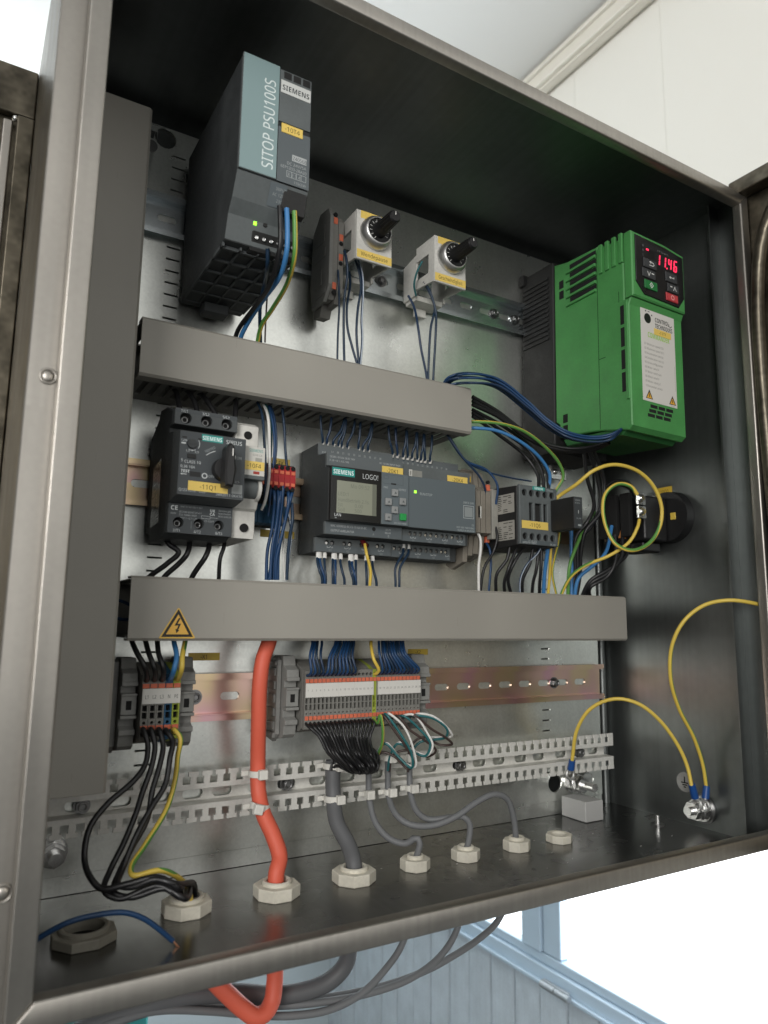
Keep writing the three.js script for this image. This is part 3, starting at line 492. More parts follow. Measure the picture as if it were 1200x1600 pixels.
// ---------------------------------------------------------------- red and blue stacked terminals
{
  const t = thing('terminal_block', 'multi level terminal row with red upper decks and blue lower decks, tagged 24V', 'terminal block', [182, -30, 7.5], undefined);
  for (let k = 0; k < 6; k++) {
    const a = 182.4 + k * 4.65;
    const s = part(t, 'terminal', prof([[8, 22], [8, -26], [16, -28], [30, -24], [30, -4], [46, -4], [46, 18], [30, 22]], a, a + 4.5, 0.3), k % 2 ? M.black : M.dark);
    part(s, 'red_deck', prof([[44, -1.6], [49, -1], [50, 3], [50, 11], [49, 16.6], [44, 17]], a, a + 4.5, 0.3), M.red);
    part(s, 'blue_deck', prof([[24, -27], [32, -26], [33, -12], [26, -10]], a, a + 4.5, 0.3), M.blueT);
    for (const y of [11.2, 2.2]) part(s, 'lever', rb(a + 0.7, a + 3.9, y - 1.3, y + 1.3, 49.4, 50.6, 0.2), M.orange);
    part(s, 'clamp_opening', [cyl([a + 2.25, 15, 47], [a + 2.25, 15, 50.2], 1.7), cyl([a + 2.25, -1.2, 46.5], [a + 2.25, -1.2, 49.9], 1.7)], M.hole);
  }
  const y = thing('adhesive_label', 'yellow label printed 24V on the plate above the red terminals', 'label', [206, 28, 0]); sticker(y, 'printed_film', 206, 226, 27, 34, 0.1, tagMat('24V', 20, 7));
  const o = thing('adhesive_label', 'dull yellow label half hidden behind the blue wires under the red terminals', 'label', [203, -33, 0]); sticker(o, 'printed_film', 202, 232, -33, -27, 0.1, print('dull tag', 30, 6, '#cfb248', () => {}));
}
// ---------------------------------------------------------------- control module and its extension
const XM = 307.2;
function holesRow(name, parent, x0, x1, y0, y1, z, xs, yh, r, mat) {
  part(parent, name, face(rect(x0, x1, y0, y1), z - 2.4, z, 0.25, xs.map((x) => hole(x, yh, r))), mat);
  const b = part(parent, 'socket_row', bx(x0 + 0.6, x1 - 0.6, yh - r - 0.3, yh + r + 0.3, z - 2.9, z - 2.45), M.hole);
  for (const x of xs) part(b, 'screw', cyl([x, yh - 0.4, z - 2.45], [x, yh - 0.4, z - 1.6], r * 0.62, r * 0.62, 10), rnd() > 0.6 ? M.bolt : M.boltDark);
}
{
  const x0 = 235.7, x1 = XM - 0.2, c = thing('control_module', 'grey control module with a small display and arrow keys, tagged -20K1', 'control module', [x0, -47, 7.5]);
  part(c, 'housing', prof([[1.5, -46], [30, -46], [30.6, -34], [48, -33], [48, -23.6], [56, -23], [56, 19], [49, 20.6], [49, 31.8], [34, 33], [34, 43.2], [1.5, 42]], x0, x1, 0.5), M.dark);
  part(c, 'top_terminal_face', rb(x0 + 0.2, x1, 33.4, 43.2, 32, 34.6, 0.4), M.slate);
  part(c, 'terminal_print', plane(x0 + 1, x1 - 1, 33.6, 40.6, 34.7), print('top numbers', 69.6, 7, '#5b6163', (q) => { ['L+', 'M', 'I1', 'I2', 'I3', 'I4', 'I5', 'I6', 'I7', 'I8'].forEach((s, k) => { txt(q, s, 11 + k * 5.1, 4.2, 2.3, '#a9aeae'); fill(q, 10.4 + k * 5.1, 5.6, 2.6, 0.8, '#26292a'); }); txt(q, 'X10', 2.4, 5.4, 2.2, '#a9aeae'); }), true);
  part(c, 'upper_print', plane(x0 + 1, x1 - 0.6, 21.6, 31.8, 51.6), print('upper print', 70, 10.2, '#5b6163', (q) => { txt(q, '12/24V = 0/1.8 A  I8 DC 100V', 1.2, 3.6, 2.1, '#b4b8b8', { wide: 0.85 }); txt(q, 'I1..I8 = AI 1..4 (0..10V)', 1.2, 6.6, 2.1, '#b4b8b8', { wide: 0.85 }); txt(q, 'DC 12/24V INPUT 8xDC', 68, 3.4, 2, '#b4b8b8', { align: 'right' }); }), true);
  part(c, 'upper_step', rb(x0, x1, 21.2, 32, 48, 51.4, 0.4), M.slate);
  const blackP = print('display surround', 45, 42, '#161716', (q) => { fill(q, 0.6, 0.9, 20, 6.4, '#1c8d84'); txt(q, 'SIEMENS', 10.6, 5.9, 5, '#e6efee', { bold: true, align: 'center', wide: 0.86 }); txt(q, 'LOGO!', 27.4, 7.2, 5.6, '#c4c8c8', { wide: 0.92 }); txt(q, 'LAN', 3, 39.4, 3.4, '#d4d8d8'); fill(q, 3.6, 40.3, 1.6, 0.9, '#8d9393'); }, { rough: 0.22 });
  part(c, 'display_surround', rb(x0 + 0.2, x0 + 45.4, -22.8, 20, 55, 59.6, 0.5), M.black);
  part(c, 'printed_face', plane(x0 + 0.4, x0 + 45.2, -22.4, 19.6, 59.65), blackP, true);
  sticker(c, 'display', x0 + 5.2, x0 + 41, -17, 8.6, 59.75, print('display', 36, 25.6, '#8d9080', (q) => { fill(q, 32, 0, 4, 25.6, '#6f7266'); const k = '#73766a'; txt(q, 'Mo 09:52', 12, 5, 4.2, k); txt(q, 'LED:1', 1, 11.8, 4, k); txt(q, 'Handbetrieb 2.1s', 1, 16.6, 4, k, { wide: 0.9 }); txt(q, 'Ist', 1, 20.4, 4, k); txt(q, '0.00', 16, 20.4, 4, k); txt(q, 'Soll', 1, 24.4, 4, k); txt(q, '500', 16, 24.4, 4, k); }, { ppm: 12, rough: 0.18 }), undefined, 0.1);
  const key = print('key panel', 25.6, 42.6, '#5f686c', (q) => { txt(q, 'PRG', 1.6, 13, 2.2, '#a9aeae'); txt(q, 'LED/PRICE', 15.8, 13.6, 2.2, '#a9aeae', { wide: 0.75 }); txt(q, 'ESC', 4, 40, 2.2, '#a9aeae'); txt(q, '6ED1 052-1MD08', 12, 41.6, 1.8, '#a9aeae', { wide: 0.85 }); q.strokeStyle = '#4b5356'; q.lineWidth = 0.3; q.strokeRect(1, 1.4, 19.4, 7.6); q.strokeRect(2, 2.4, 4, 2.6); fill(q, 8.6, 8.2, 5, 1.2, '#101112'); });
  part(c, 'key_panel', rb(x0 + 45.6, x1, -22.8, 20, 55, 59.9, 0.5), M.slate);
  part(c, 'printed_face', plane(x0 + 45.8, x1 - 0.1, -22.5, 19.7, 59.95), key, true);
  const keyM = plastic('grey key', lin(0.33, 0.34, 0.345)), gk = plastic('green key', lin(0.02, 0.36, 0.08));
  for (const [kx, ky, m] of [[57.4, 3.6], [51.3, -4.4], [65, -3], [57.4, -10.6], [51.3, -17], [65.4, -15.8, gk]].map((q) => [x0 + q[0], q[1], q[2]])) {
    const b = part(c, 'key', rb(kx - 2.9, kx + 2.9, ky - 2.9, ky + 2.9, 59.9, 62.4, 0.6), m ?? keyM, false, m ? 'green key' : undefined);
    if (!m) part(b, 'key_arrow', face([[kx - 1.1, ky - 0.9], [kx + 1.1, ky - 0.9], [kx, ky + 1]], 62.4, 62.55, 0), M.slate);
  }
  part(c, 'lower_step', rb(x0, x1, -33.2, -23.2, 47.6, 50.6, 0.4), M.slate);
  part(c, 'lower_print', plane(x0 + 1, x1 - 1, -32.8, -23.4, 50.7), print('lower print', 69, 9.4, '#565d60', (q) => { txt(q, 'MAC ADDRESS-8C-F3-19-AA-51-8C', 4, 3.6, 2.5, '#b4b8b8', { wide: 0.85 }); txt(q, 'OUTPUT 4xRELAY/10A', 4, 7.4, 2.5, '#b4b8b8', { wide: 0.85 }); txt(q, 'X1 P1', 54, 3.2, 2.1, '#b4b8b8'); txt(q, 'RELAY', 53.4, 5.8, 2.1, '#b4b8b8'); txt(q, 'Q', 56, 8.2, 2.1, '#b4b8b8'); q.fillStyle = '#0b0c0c'; q.beginPath(); q.arc(43, 2.8, 1.7, 0, 7); q.fill(); txt(q, 'A', 41.8, 8, 2.6, '#8d9393'); }), true);
  holesRow('terminal_face', c, x0, x1, -45.6, -34, 33, [11, 16, 27, 32, 43, 48, 58.5, 63.5].map((q) => x0 + q), -37.6, 1.9, M.slate);
  part(c, 'contact_symbols', plane(x0 + 1, x1 - 1, -45, -39.8, 33.1), print('contact symbols', 69, 5.2, '#565d60', (q) => { q.strokeStyle = '#b4b8b8'; q.lineWidth = 0.35; [10, 26, 42, 57.5].forEach((x, k) => { q.beginPath(); q.moveTo(x, 0.8); q.lineTo(x, 2); q.lineTo(x + 1.6, 2); q.lineTo(x + 3.6, 0.9); q.moveTo(x + 3.4, 2); q.lineTo(x + 5, 2); q.lineTo(x + 5, 0.8); q.stroke(); txt(q, 'Q' + (k + 1), x + 1.4, 4.8, 2.2, '#8d9393'); }); }), true);
  sticker(c, 'yellow_tag', x1 - 21, x1 - 0.6, 20.2, 27, 51.8, tagMat('-20K1', 20.4, 6.8), 'yellow tag printed -20K1', 0.5);
}
{
  const x0 = XM + 0.2, x1 = 378.7, c = thing('extension_module', 'plain grey extension module with a green light, tagged -20K4', 'extension module', [x0, -47, 7.5]);
  part(c, 'housing', prof([[1.5, -46], [28, -46], [28.6, -34], [46, -33], [46, -23.6], [54, -23], [54, 19], [47, 20.6], [47, 31.8], [32, 33], [32, 43.2], [1.5, 42]], x0, x1, 0.5), M.dark);
  part(c, 'top_terminal_face', rb(x0, x1 - 0.2, 33.4, 43.2, 30, 32.6, 0.4), M.slate);
  part(c, 'terminal_print', plane(x0 + 1, x1 - 1, 33.6, 40.6, 32.7), print('top numbers', 69.6, 7, '#5b6163', (q) => { ['L+', 'M', 'I1', 'I2', 'I3', 'I4', 'I5', 'I6', 'I7', 'I8'].forEach((s, k) => { txt(q, s, 9 + k * 5.2, 4.2, 2.3, '#a9aeae'); fill(q, 8.4 + k * 5.2, 5.8, 2.6, 0.8, '#26292a'); }); }), true);
  part(c, 'upper_step', [rb(x0, x1, 21.2, 32, 46, 49.4, 0.4)], M.slate);
  part(c, 'slide_recess', [bx(x0 + 7, x0 + 20, 21.6, 27.6, 49.2, 49.6)], plastic('pale slide', lin(0.28, 0.28, 0.26)));
  part(c, 'slide', face(rect(x0 + 6.6, x0 + 9.6, 21.8, 27.8), 49.3, 50.4, 0.2, [hrect(x0 + 7.4, x0 + 8.8, 22.8, 26.4)]), M.white);
  part(c, 'front_cover', rb(x0, x1, -22.9, 20.4, 53, 57.4, 0.5), M.slate);
  part(c, 'printed_face', plane(x0 + 0.5, x1 - 0.4, -22.6, 20, 57.46), print('extension face', 70.6, 42.6, '#5a6367', (q) => { txt(q, 'RUN/STOP', 12, 14.8, 3, '#a9b0b0', { wide: 0.9 }); txt(q, 'DM16 24R', 69, 17.6, 2.5, '#a9b0b0', { align: 'right' }); q.strokeStyle = '#b4b8b8'; q.lineWidth = 0.4; q.strokeRect(57.8, 19.4, 11, 11); fill(q, 59, 20.6, 8.6, 8.6, '#878d8d'); txt(q, 'X3', 69, 37, 2.3, '#a9b0b0', { align: 'right' }); txt(q, '6ED1 055-1NB10-0BA2', 69.4, 39.6, 2.1, '#a9b0b0', { align: 'right', wide: 0.9 }); txt(q, 'OUTPUT 8x RELAY/5A', 69.4, 42.2, 2.1, '#a9b0b0', { align: 'right', wide: 0.9 }); }), true);
  part(c, 'indicator_light', rb(x0 + 6.8, x0 + 9, 6.2, 8.4, 57.3, 58, 0.2), M.ledGreen, false, 'lit green square light');
  const off = [11, 16, 21.5, 27, 32.4, 38, 44, 49, 55, 60.4, 65].map((q) => x0 + q);
  holesRow('terminal_face', c, x0 - 0.1, x1 - 4, -33.4, -23.2, 48, off.map((q) => q - 1.5), -26.6, 1.85, M.slate);
  holesRow('terminal_face', c, x0 - 0.1, x1 - 8, -45.6, -34, 30.4, off.map((q) => q - 6), -37.8, 1.85, M.slate);
  const sym = (q) => { q.strokeStyle = '#b4b8b8'; q.lineWidth = 0.35; [9, 25.4, 42, 58].forEach((x, k) => { q.beginPath(); q.moveTo(x, 0.6); q.lineTo(x, 1.8); q.lineTo(x + 1.6, 1.8); q.lineTo(x + 3.8, 0.7); q.moveTo(x + 3.4, 1.8); q.lineTo(x + 5.2, 1.8); q.lineTo(x + 5.2, 0.6); q.stroke(); txt(q, 'Q' + (k + 1), x + 1.6, 4.4, 2, '#8d9393'); }); };
  part(c, 'contact_symbols', plane(x0 + 0.5, x1 - 5, -33.2, -28.7, 48.1), print('symbols upper', 66, 4.5, '#565d60', sym), true);
  part(c, 'contact_symbols', plane(x0 + 0.5, x1 - 9, -45.2, -40.2, 30.5), print('symbols lower', 62, 5, '#565d60', sym), true);
  sticker(c, 'yellow_tag', x1 - 25, x1 - 3.2, 20.6, 27.4, 49.6, tagMat('-20K4', 21.8, 6.8), 'yellow tag printed -20K4', 0.5);
  sticker(c, 'yellow_tag', x1 - 2.8, x1 + 2.6, 24.4, 29.6, 47, print('blank tag', 5.4, 5.2, '#b5942c', () => {}), 'blank yellow tag', 0.5);
  const o = thing('adhesive_label', 'tiny yellow square label below the extension module', 'label', [406, -42, 0]); sticker(o, 'printed_film', 406, 412, -42.5, -34.5, 0.1, tagMat('11', 6, 8));
}
// ---------------------------------------------------------------- terminals right of the extension module
{
  const t = thing('terminal_block', 'beige grey stepped terminals between extension module and contactor', 'terminal block', [380, -46, 7.5]);
  const beige = plastic('beige grey', lin(0.24, 0.215, 0.18));
  const slice = (a, o, w = 5) => part(t, 'terminal', prof([[8, 40 + o], [8, -42 + o], [16, -46 + o], [34, -40 + o], [36, -22], [46, -20], [46, 18], [36, 22 + o], [34, 36 + o], [18, 42 + o]], a, a + w, 0.3), beige);
  const s = [slice(382, -6), slice(388, 0), slice(394, 2), slice(400, 2)];
  const px = [[744, 791, 40], [747, 825, 40], [762, 762, 42], [773, 792, 42], [773, 817, 42], [761, 843, 36]];
  for (const [x, y, z] of px) { const p = at(x, y, z); part(t, 'lever', rb(p[0] - 2, p[0] + 2, p[1] - 3, p[1] + 2.6, z - 2, z + 1.2, 0.3), M.orange); part(t, 'clamp_opening', cyl([p[0], p[1] + (y < 800 ? 5 : -5), z - 1], [p[0], p[1] + (y < 800 ? 5 : -5), z + 1.2], 1.6), M.hole); }
  const g = at(773, 805, 46); part(t, 'front_rail', rb(g[0] - 3, g[0] + 4, g[1] - 22, g[1] + 24, 38, 46, 0.5), plastic('pale grey', lin(0.33, 0.32, 0.29)));
  const w = at(750, 800, 46); part(t, 'marker_tag', rb(w[0] - 2.4, w[0] + 2.4, w[1] - 5.6, w[1] + 5.6, 44, 46, 0.4), M.white, false, 'white blank marker tag');
}
// ---------------------------------------------------------------- contactor and plug-on module
{
  const x0 = 414, x1 = 459, c = thing('contactor', 'dark cube shaped contactor right of the terminals, tagged -11Q6', 'contactor', [x0, -34, 7.5]);
  part(c, 'housing', prof([[8, -32], [43, -33.5], [71, -31.5], [71, 21.5], [43, 23], [8, 24]], x0, x1, 0.5), M.black);
  const hs = []; for (let k = 0; k < 5; k++) for (const y of [15.2, -24]) hs.push(hole(x0 + 6.2 + k * 8.2, y, 3.0));
  for (const [a, b] of [[11.4, 15.6], [18.4, 26.2], [28.6, 32.6]]) hs.push(hrect(x0 + a, x0 + b, -9.4, 6.4));
  part(c, 'front_face', face(rect(x0, x1, -31, 22), 71.6, 75, 0.5, hs), M.slate);
  const pr = print('contactor print', 44, 53, '#4c5356', () => {});
  part(c, 'brand_plate', bx(x0 + 15.4, x0 + 30, 18.6, 22, 75, 75.2), print('brand', 14.6, 3.4, '#1c8d84', (q) => txt(q, 'SIEMENS', 7.3, 2.8, 3, '#e6efee', { bold: true, align: 'center', wide: 0.85 })), true);
  part(c, 'terminal_print', plane(x0 + 31, x1 - 1, 18.4, 21.4, 75.06), print('sirius', 13, 3, '#50585b', (q) => txt(q, 'SIRIUS', 1, 2.5, 2.7, '#a9aeae')), true);
  part(c, 'terminal_print', plane(x0 + 1, x1 - 1, -30.8, -27.2, 75.06), print('type', 43, 3.6, '#50585b', (q) => { txt(q, '3RT2016-1BB41', 1.4, 3.2, 2.4, '#b4b8b8'); txt(q, '2T1  4T2  6T3', 8, 1.3, 1.7, '#b4b8b8'); txt(q, 'DC 24V', 34, 3.2, 2.2, '#b4b8b8'); }), true);
  part(c, 'well_backing', bx(x0 + 1, x1 - 1, -30, 21, 71.05, 71.3), M.hole);
  part(c, 'armature', rb(x0 + 19, x0 + 25.6, -8.6, 5.4, 71.4, 72.6, 0.3), M.black);
  sticker(c, 'yellow_tag', x0 + 2, x0 + 33, -17, -10, 75.1, tagMat('-11Q6', 31, 7), 'yellow tag printed -11Q6');
  const side = (s) => print('side data ' + s, 22, 18, '#a5a29a', (q) => { for (let k = 0; k < 9; k++) for (let j = 0; j < 3; j++) if (rnd() > 0.2) fill(q, 1.5 + j * 6.6, 1.6 + k * 1.8, 3 + rnd() * 3, 0.7, '#33332f'); });
  part(c, 'data_label', quad([x0 - 0.15, 15.6, 44], [x0 - 0.15, 15.4, 68], [x0 - 0.15, -2, 68], [x0 - 0.15, -2, 44]), side(1), true);
  part(c, 'data_label', quad([x0 - 0.15, -9, 44], [x0 - 0.15, -9, 68], [x0 - 0.15, -26.4, 68], [x0 - 0.15, -26.4, 44]), side(2), true);
  const m = thing('plug_on_module', 'plain black box plugged onto the right front of the contactor', 'module', [450.4, -18, 75.3]);
  part(m, 'housing', rb(450.4, 461, -17.8, 10.6, 75.4, 104, 0.6), M.black);
  part(m, 'printed_face', plane(450.9, 460.5, -17.4, 10.2, 104.05), print('module face', 9.6, 27.6, '#33383b', (q) => { txt(q, 'SIEMENS', 0.8, 3.4, 2, '#9aa0a0', { wide: 0.85 }); txt(q, '3RT2916', 0.8, 5.8, 1.8, '#9aa0a0', { wide: 0.85 }); fill(q, 4.6, 11.5, 0.6, 3, '#c4c8c8'); txt(q, '24..48V', 2.2, 19.4, 1.8, '#9aa0a0'); fill(q, 4, 24, 4, 1.6, '#9aa0a0'); }), true);
}
// ---------------------------------------------------------------- frequency drive
{
  const d = thing('frequency_drive', 'green frequency drive with a black keypad and red digits', 'frequency drive', [487, 72, 1]);
  d.rotation.z = -0.016;
  const x0 = 486, x1 = 557;
  part(d, 'heat_sink', [rb(x0 - 2, x1, 66, 266, 1, 48, 2)], M.black);
  const fins = []; for (let k = 0; k < 14; k++) fins.push(bx(x0 - 3.4, x0 - 1.6, 184 + k * 5, 186.4 + k * 5, 4, 42)); part(d, 'fin', fins.slice(0, 1), M.black);
  for (const f of fins.slice(1)) part(d, 'fin', f, M.black);
  part(d, 'mounting_lug', [rb(x0 - 6, x0 + 4, 256, 268, 1, 8, 1)], M.black);
  part(d, 'housing', prof([[48, 96], [53, 92], [53, 80], [96, 76], [112, 73.5], [136, 73.5], [136, 250], [106, 254], [106, 256], [66, 258], [48, 262]], x0, x1, 1), M.green);
  part(d, 'terminal_cover', prof([[112, 73], [136.4, 68.5], [141, 72], [141, 184], [143.5, 190], [112, 190.4]], x0 - 0.3, x1 + 1.3, 1), M.green);
  part(d, 'front_bezel', face([[x0 - 0.3, 190.6], [x1 + 0.6, 190.6], [x1 + 0.9, 200], [x1 + 0.9, 249], [x0 + 44, 252.4], [x0 - 0.3, 253.4]], 136.5, 146.2, 1.2), M.green);
  // louvres behind the front, upper part of the left side
  for (let k = 0; k < 5; k++) part(d, 'louvre', bx(x0 - 0.5, x0 + 0.4, 214 + k * 8.6, 218.6 + k * 8.6, 70, 104), M.hole);
  for (let k = 0; k < 5; k++) part(d, 'louvre_slat', prof([[66, 210 + k * 8.6], [104, 210.6 + k * 8.6], [104, 213.6 + k * 8.6], [66, 212 + k * 8.6]], x0 - 2.4, x0 + 0.5, 0.3), M.green);
  for (let k = 0; k < 4; k++) part(d, 'front_fin', rb(x0 - 2, x0 + 1, 226, 255, 108 + k * 8, 112.4 + k * 8, 0.8), M.green);
  for (const [y, z] of [[226, 55], [237, 55], [97, 58], [86, 58]]) part(d, 'side_slot', bx(x0 - 0.25, x0 + 1, y - 4.2, y + 4.2, z, z + 6), M.hole);
  part(d, 'seam', [bx(x0 - 0.12, x0 + 0.2, 76, 250, 104.4, 105), bx(x0 - 0.12, x0 + 0.2, 142.6, 143.2, 105, 130), bx(x0 - 0.12, x0 + 0.2, 143, 200, 129.6, 130.2)], std('dark green seam', lin(0.01, 0.05, 0.012)));
  for (let k = 0; k < 4; k++) part(d, 'cover_slot', bx(x0 - 0.55, x0 + 0.3, 104 + k * 21, 122 + k * 21, 131.4, 135.4), M.hole);
  part(d, 'cover_rib', rb(x0 - 1.6, x0 + 0.5, 96, 188, 136.2, 140, 0.8), M.green);
  // keypad
  const kp = [[x0 + 3.4, 205], [x0 + 3.4, 250], [x0 + 44, 248.6], [x1 - 2, 245.4], [x1 - 2, 204], [x1 - 10, 193.6], [x0 + 14, 194.6]];
  const keypad = part(d, 'keypad', face(kp.slice().reverse(), 146, 147.4, 0.4), plastic('keypad black', lin(0.011, 0.011, 0.012), { roughness: 0.5 }));
  const X = (f) => x0 + f * 0.97, kd = plastic('dark key', lin(0.045, 0.047, 0.05));
  const glyph = (w, h, bg, fn) => print('key glyph', w, h, bg, fn, { ppm: 16 });
  const keyAt = (name, xs, ys, m, fn, bg, label) => { const s = part(d, name, face([[xs[0], ys[0]], [xs[1], ys[0]], [xs[1], ys[1]], [xs[0], ys[1]]], 147.2, 148.6, 0.4), m, false, label); part(s, 'symbol', plane(xs[0] + 1.2, xs[1] - 1.2, ys[0] + 1.2, ys[1] - 1.2, 148.66), glyph(xs[1] - xs[0] - 2.4, ys[1] - ys[0] - 2.4, bg, fn), true); };
  const W = '#d4d4d0', line = (c, p, w = 0.7) => { c.strokeStyle = W; c.lineWidth = w; c.beginPath(); p.forEach((q, i) => (i ? c.lineTo(...q) : c.moveTo(...q))); c.stroke(); };
  keyAt('key', [X(13), X(31)], [221, 229.6], kd, (c) => { line(c, [[6, 4.6], [11, 4.6], [12.4, 3.4], [11.4, 1.6], [7, 1.2]]); line(c, [[8.4, 0.4], [6.6, 1.4], [8.4, 2.6]]); }, '#393b3d');
  keyAt('key', [X(11), X(29)], [211, 219.4], kd, (c) => { line(c, [[5, 1], [7, 5], [9, 1]]); fill(c, 10.6, 1.6, 3.4, 1, W); }, '#393b3d');
  keyAt('start_key', [X(13.6), X(31)], [200.4, 208.8], plastic('start green', lin(0.02, 0.19, 0.05)), (c) => { line(c, [[7.5, 0.4], [9.8, 3], [7.5, 5.6], [5.2, 3], [7.5, 0.4]]); line(c, [[7.5, 2], [7.5, 4]]); }, '#1f6f37', 'green start key');
  keyAt('key', [X(43.6), X(60)], [215.4, 224.6], kd, (c) => { line(c, [[4, 3.6], [10, 3.6], [10, 2]]); line(c, [[5.4, 2.4], [4, 3.6], [5.4, 4.8]]); }, '#393b3d');
  keyAt('key', [X(46), X(62)], [205.6, 213.8], kd, (c) => { line(c, [[6.4, 5], [8.4, 1], [10.4, 5]]); fill(c, 2, 1.2, 3, 1, W); }, '#393b3d');
  keyAt('stop_key', [X(43.6), X(60.4)], [196.4, 204], plastic('stop red', lin(0.52, 0.05, 0.06)), (c) => { c.strokeStyle = '#e9b9b6'; c.lineWidth = 0.6; c.beginPath(); c.arc(7.2, 2.6, 2, 0, 7); c.stroke(); }, '#bd4346', 'red stop key');
  part(d, 'keypad_print', plane(X(12), X(62), 240, 246, 147.45), print('keypad print', 50, 6, '#1a1b1c', (c) => { txt(c, 'V  A  Hz rpm %', 22, 4.4, 2.4, '#8d8d8a'); }), true);
  part(d, 'indicator_light', rb(X(18), X(21.4), 238.2, 240, 147.3, 147.9, 0.3), M.ledRed, false, 'lit red status light');
  for (const [y, s] of [[242, 'O'], [237.4, 'O'], [232.6, 'I']]) part(d, 'status_symbol', plane(X(12), X(16), y - 2, y + 2, 147.46), print('status ' + y, 4, 4, '#161718', (c) => txt(c, s, 0.8, 3.2, 3, '#77777a')), true);
  // seven segment digits 1 1.4 6
  const seg = { 1: 'bc', 4: 'bcfg', 6: 'acdefg' }, h = 5.2, w = 3.4;
  const digit = (n, cx, cy) => { const g = []; const sk = (x, y) => [x + (y) * 0.12, y]; const bar = (xa, ya, xb, yb) => { const A = sk(xa, ya), B = sk(xb, yb); return cyl([cx + A[0], cy + A[1], 147.7], [cx + B[0], cy + B[1], 147.7], 0.62, 0.62, 8); };
    const S = { a: [-w / 2, h, w / 2, h], b: [w / 2, 0.5, w / 2, h - 0.5], c: [w / 2, -h + 0.5, w / 2, -0.5], d: [-w / 2, -h, w / 2, -h], e: [-w / 2, -h + 0.5, -w / 2, -0.5], f: [-w / 2, 0.5, -w / 2, h - 0.5], g: [-w / 2, 0, w / 2, 0] };
    for (const k of seg[n]) g.push(bar(...S[k])); return g; };
  const disp = part(d, 'display', rb(X(30), X(64.4), 227, 240.6, 147.2, 147.5, 0.1), M.hole);
  [[1, 34.6], [1, 43], [4, 51.2], [6, 59]].forEach(([n, x]) => part(disp, 'digit', digit(n, X(x), 233.4), M.ledRed));
  part(disp, 'decimal_point', cyl([X(46.8), 228.2, 147.4], [X(46.8), 228.2, 147.9], 0.8, 0.8, 10), M.ledRed);
  // white cover label
  const lab = print('drive label', 47, 88, '#cfccc6', (c) => {
    c.fillStyle = '#0d1a10'; c.beginPath(); c.ellipse(9.6, 9.4, 4.6, 4.8, 0, 0, 7); c.fill(); fill(c, 6.4, 2, 1.6, 1.4, '#333'); fill(c, 10, 2.2, 3, 0.8, '#666'); fill(c, 14.6, 4.6, 1.6, 1.4, '#333');
    txt(c, 'CONTROL', 19.6, 10.4, 6, '#1a1a18', { bold: true, wide: 0.72 }); c.strokeStyle = '#1a1a18'; c.lineWidth = 0.7; c.beginPath(); c.arc(41.4, 8.8, 2, 0.2, 3.6); c.stroke(); txt(c, 'TECHNIQUES', 19.6, 16, 6, '#1a1a18', { bold: true, wide: 0.66 });
    txt(c, 'COMMANDER', 9, 27.2, 7, '#8ebf3f', { bold: true, wide: 0.66 });
    ['01 Minimum speed (02)', '02 Maximum speed (01)', '03 Acceleration rate (s)', '04 Deceleration rate (s)', '05 Drive configuration', '06 Motor rated A', '07 Motor rated rpm', '08 Motor rated V', '09 Motor rated p.f.', '10 Parameter access'].forEach((s, k) => txt(c, s, 4, 35 + k * 4.4, 2.7, '#77756f', { wide: 0.92 }));
    for (const x of [4, 36]) { c.fillStyle = '#222'; c.beginPath(); c.moveTo(x + 4.6, 77); c.lineTo(x + 9.4, 85.6); c.lineTo(x - 0.2, 85.6); c.fill(); c.fillStyle = '#d9a53a'; c.beginPath(); c.moveTo(x + 4.6, 79.4); c.lineTo(x + 8.2, 85); c.lineTo(x + 1, 85); c.fill(); fill(c, x + 4.2, 81, 0.9, 3, '#222'); }
    fill(c, 45.2, 48, 0.5, 24, '#aaa8a2'); txt(c, '10 min', 38, 87.6, 1.8, '#77756f');
  }, { ppm: 12 });
  part(d, 'cover_label', bx(X(15), X(62.5), 97.4, 185.6, 141, 141.3), lab, true, 'white printed cover label');
  sticker(d, 'yellow_tag', X(33), X(57), 162.6, 168.6, 141.35, tagMat('-11T1', 24, 6), 'yellow tag on the white label', 0.3);
  for (let r = 0; r < 3; r++) for (let k = 0; k < 3; k++) part(d, 'grille_slot', bx(X(25 - r * 2 + k * 10.6 + (k ? 0.6 : 0)), X(34.6 - r * 2 + k * 10.6 + (k === 2 ? 0.6 : 0)), 92 - r * 4.4, 95 - r * 4.4, 140.7, 141.12), M.hole);
  part(d, 'bottom_plate', prof([[60, 70], [128, 66], [134, 72], [56, 77]], x0 + 2, x1 - 1, 0.6), plastic('dark green', lin(0.02, 0.13, 0.03)));
  const br = part(d, 'mounting_bracket', [rb(x0 + 28, x0 + 50, 50, 66, 8, 11, 0.6)], M.bolt);
  for (const x of [34, 44]) part(br, 'screw', new THREE.SphereGeometry(3, 12, 8).scale(1, 1, 0.6).translate(x0 + x, 58, 11.5), M.bolt);
}
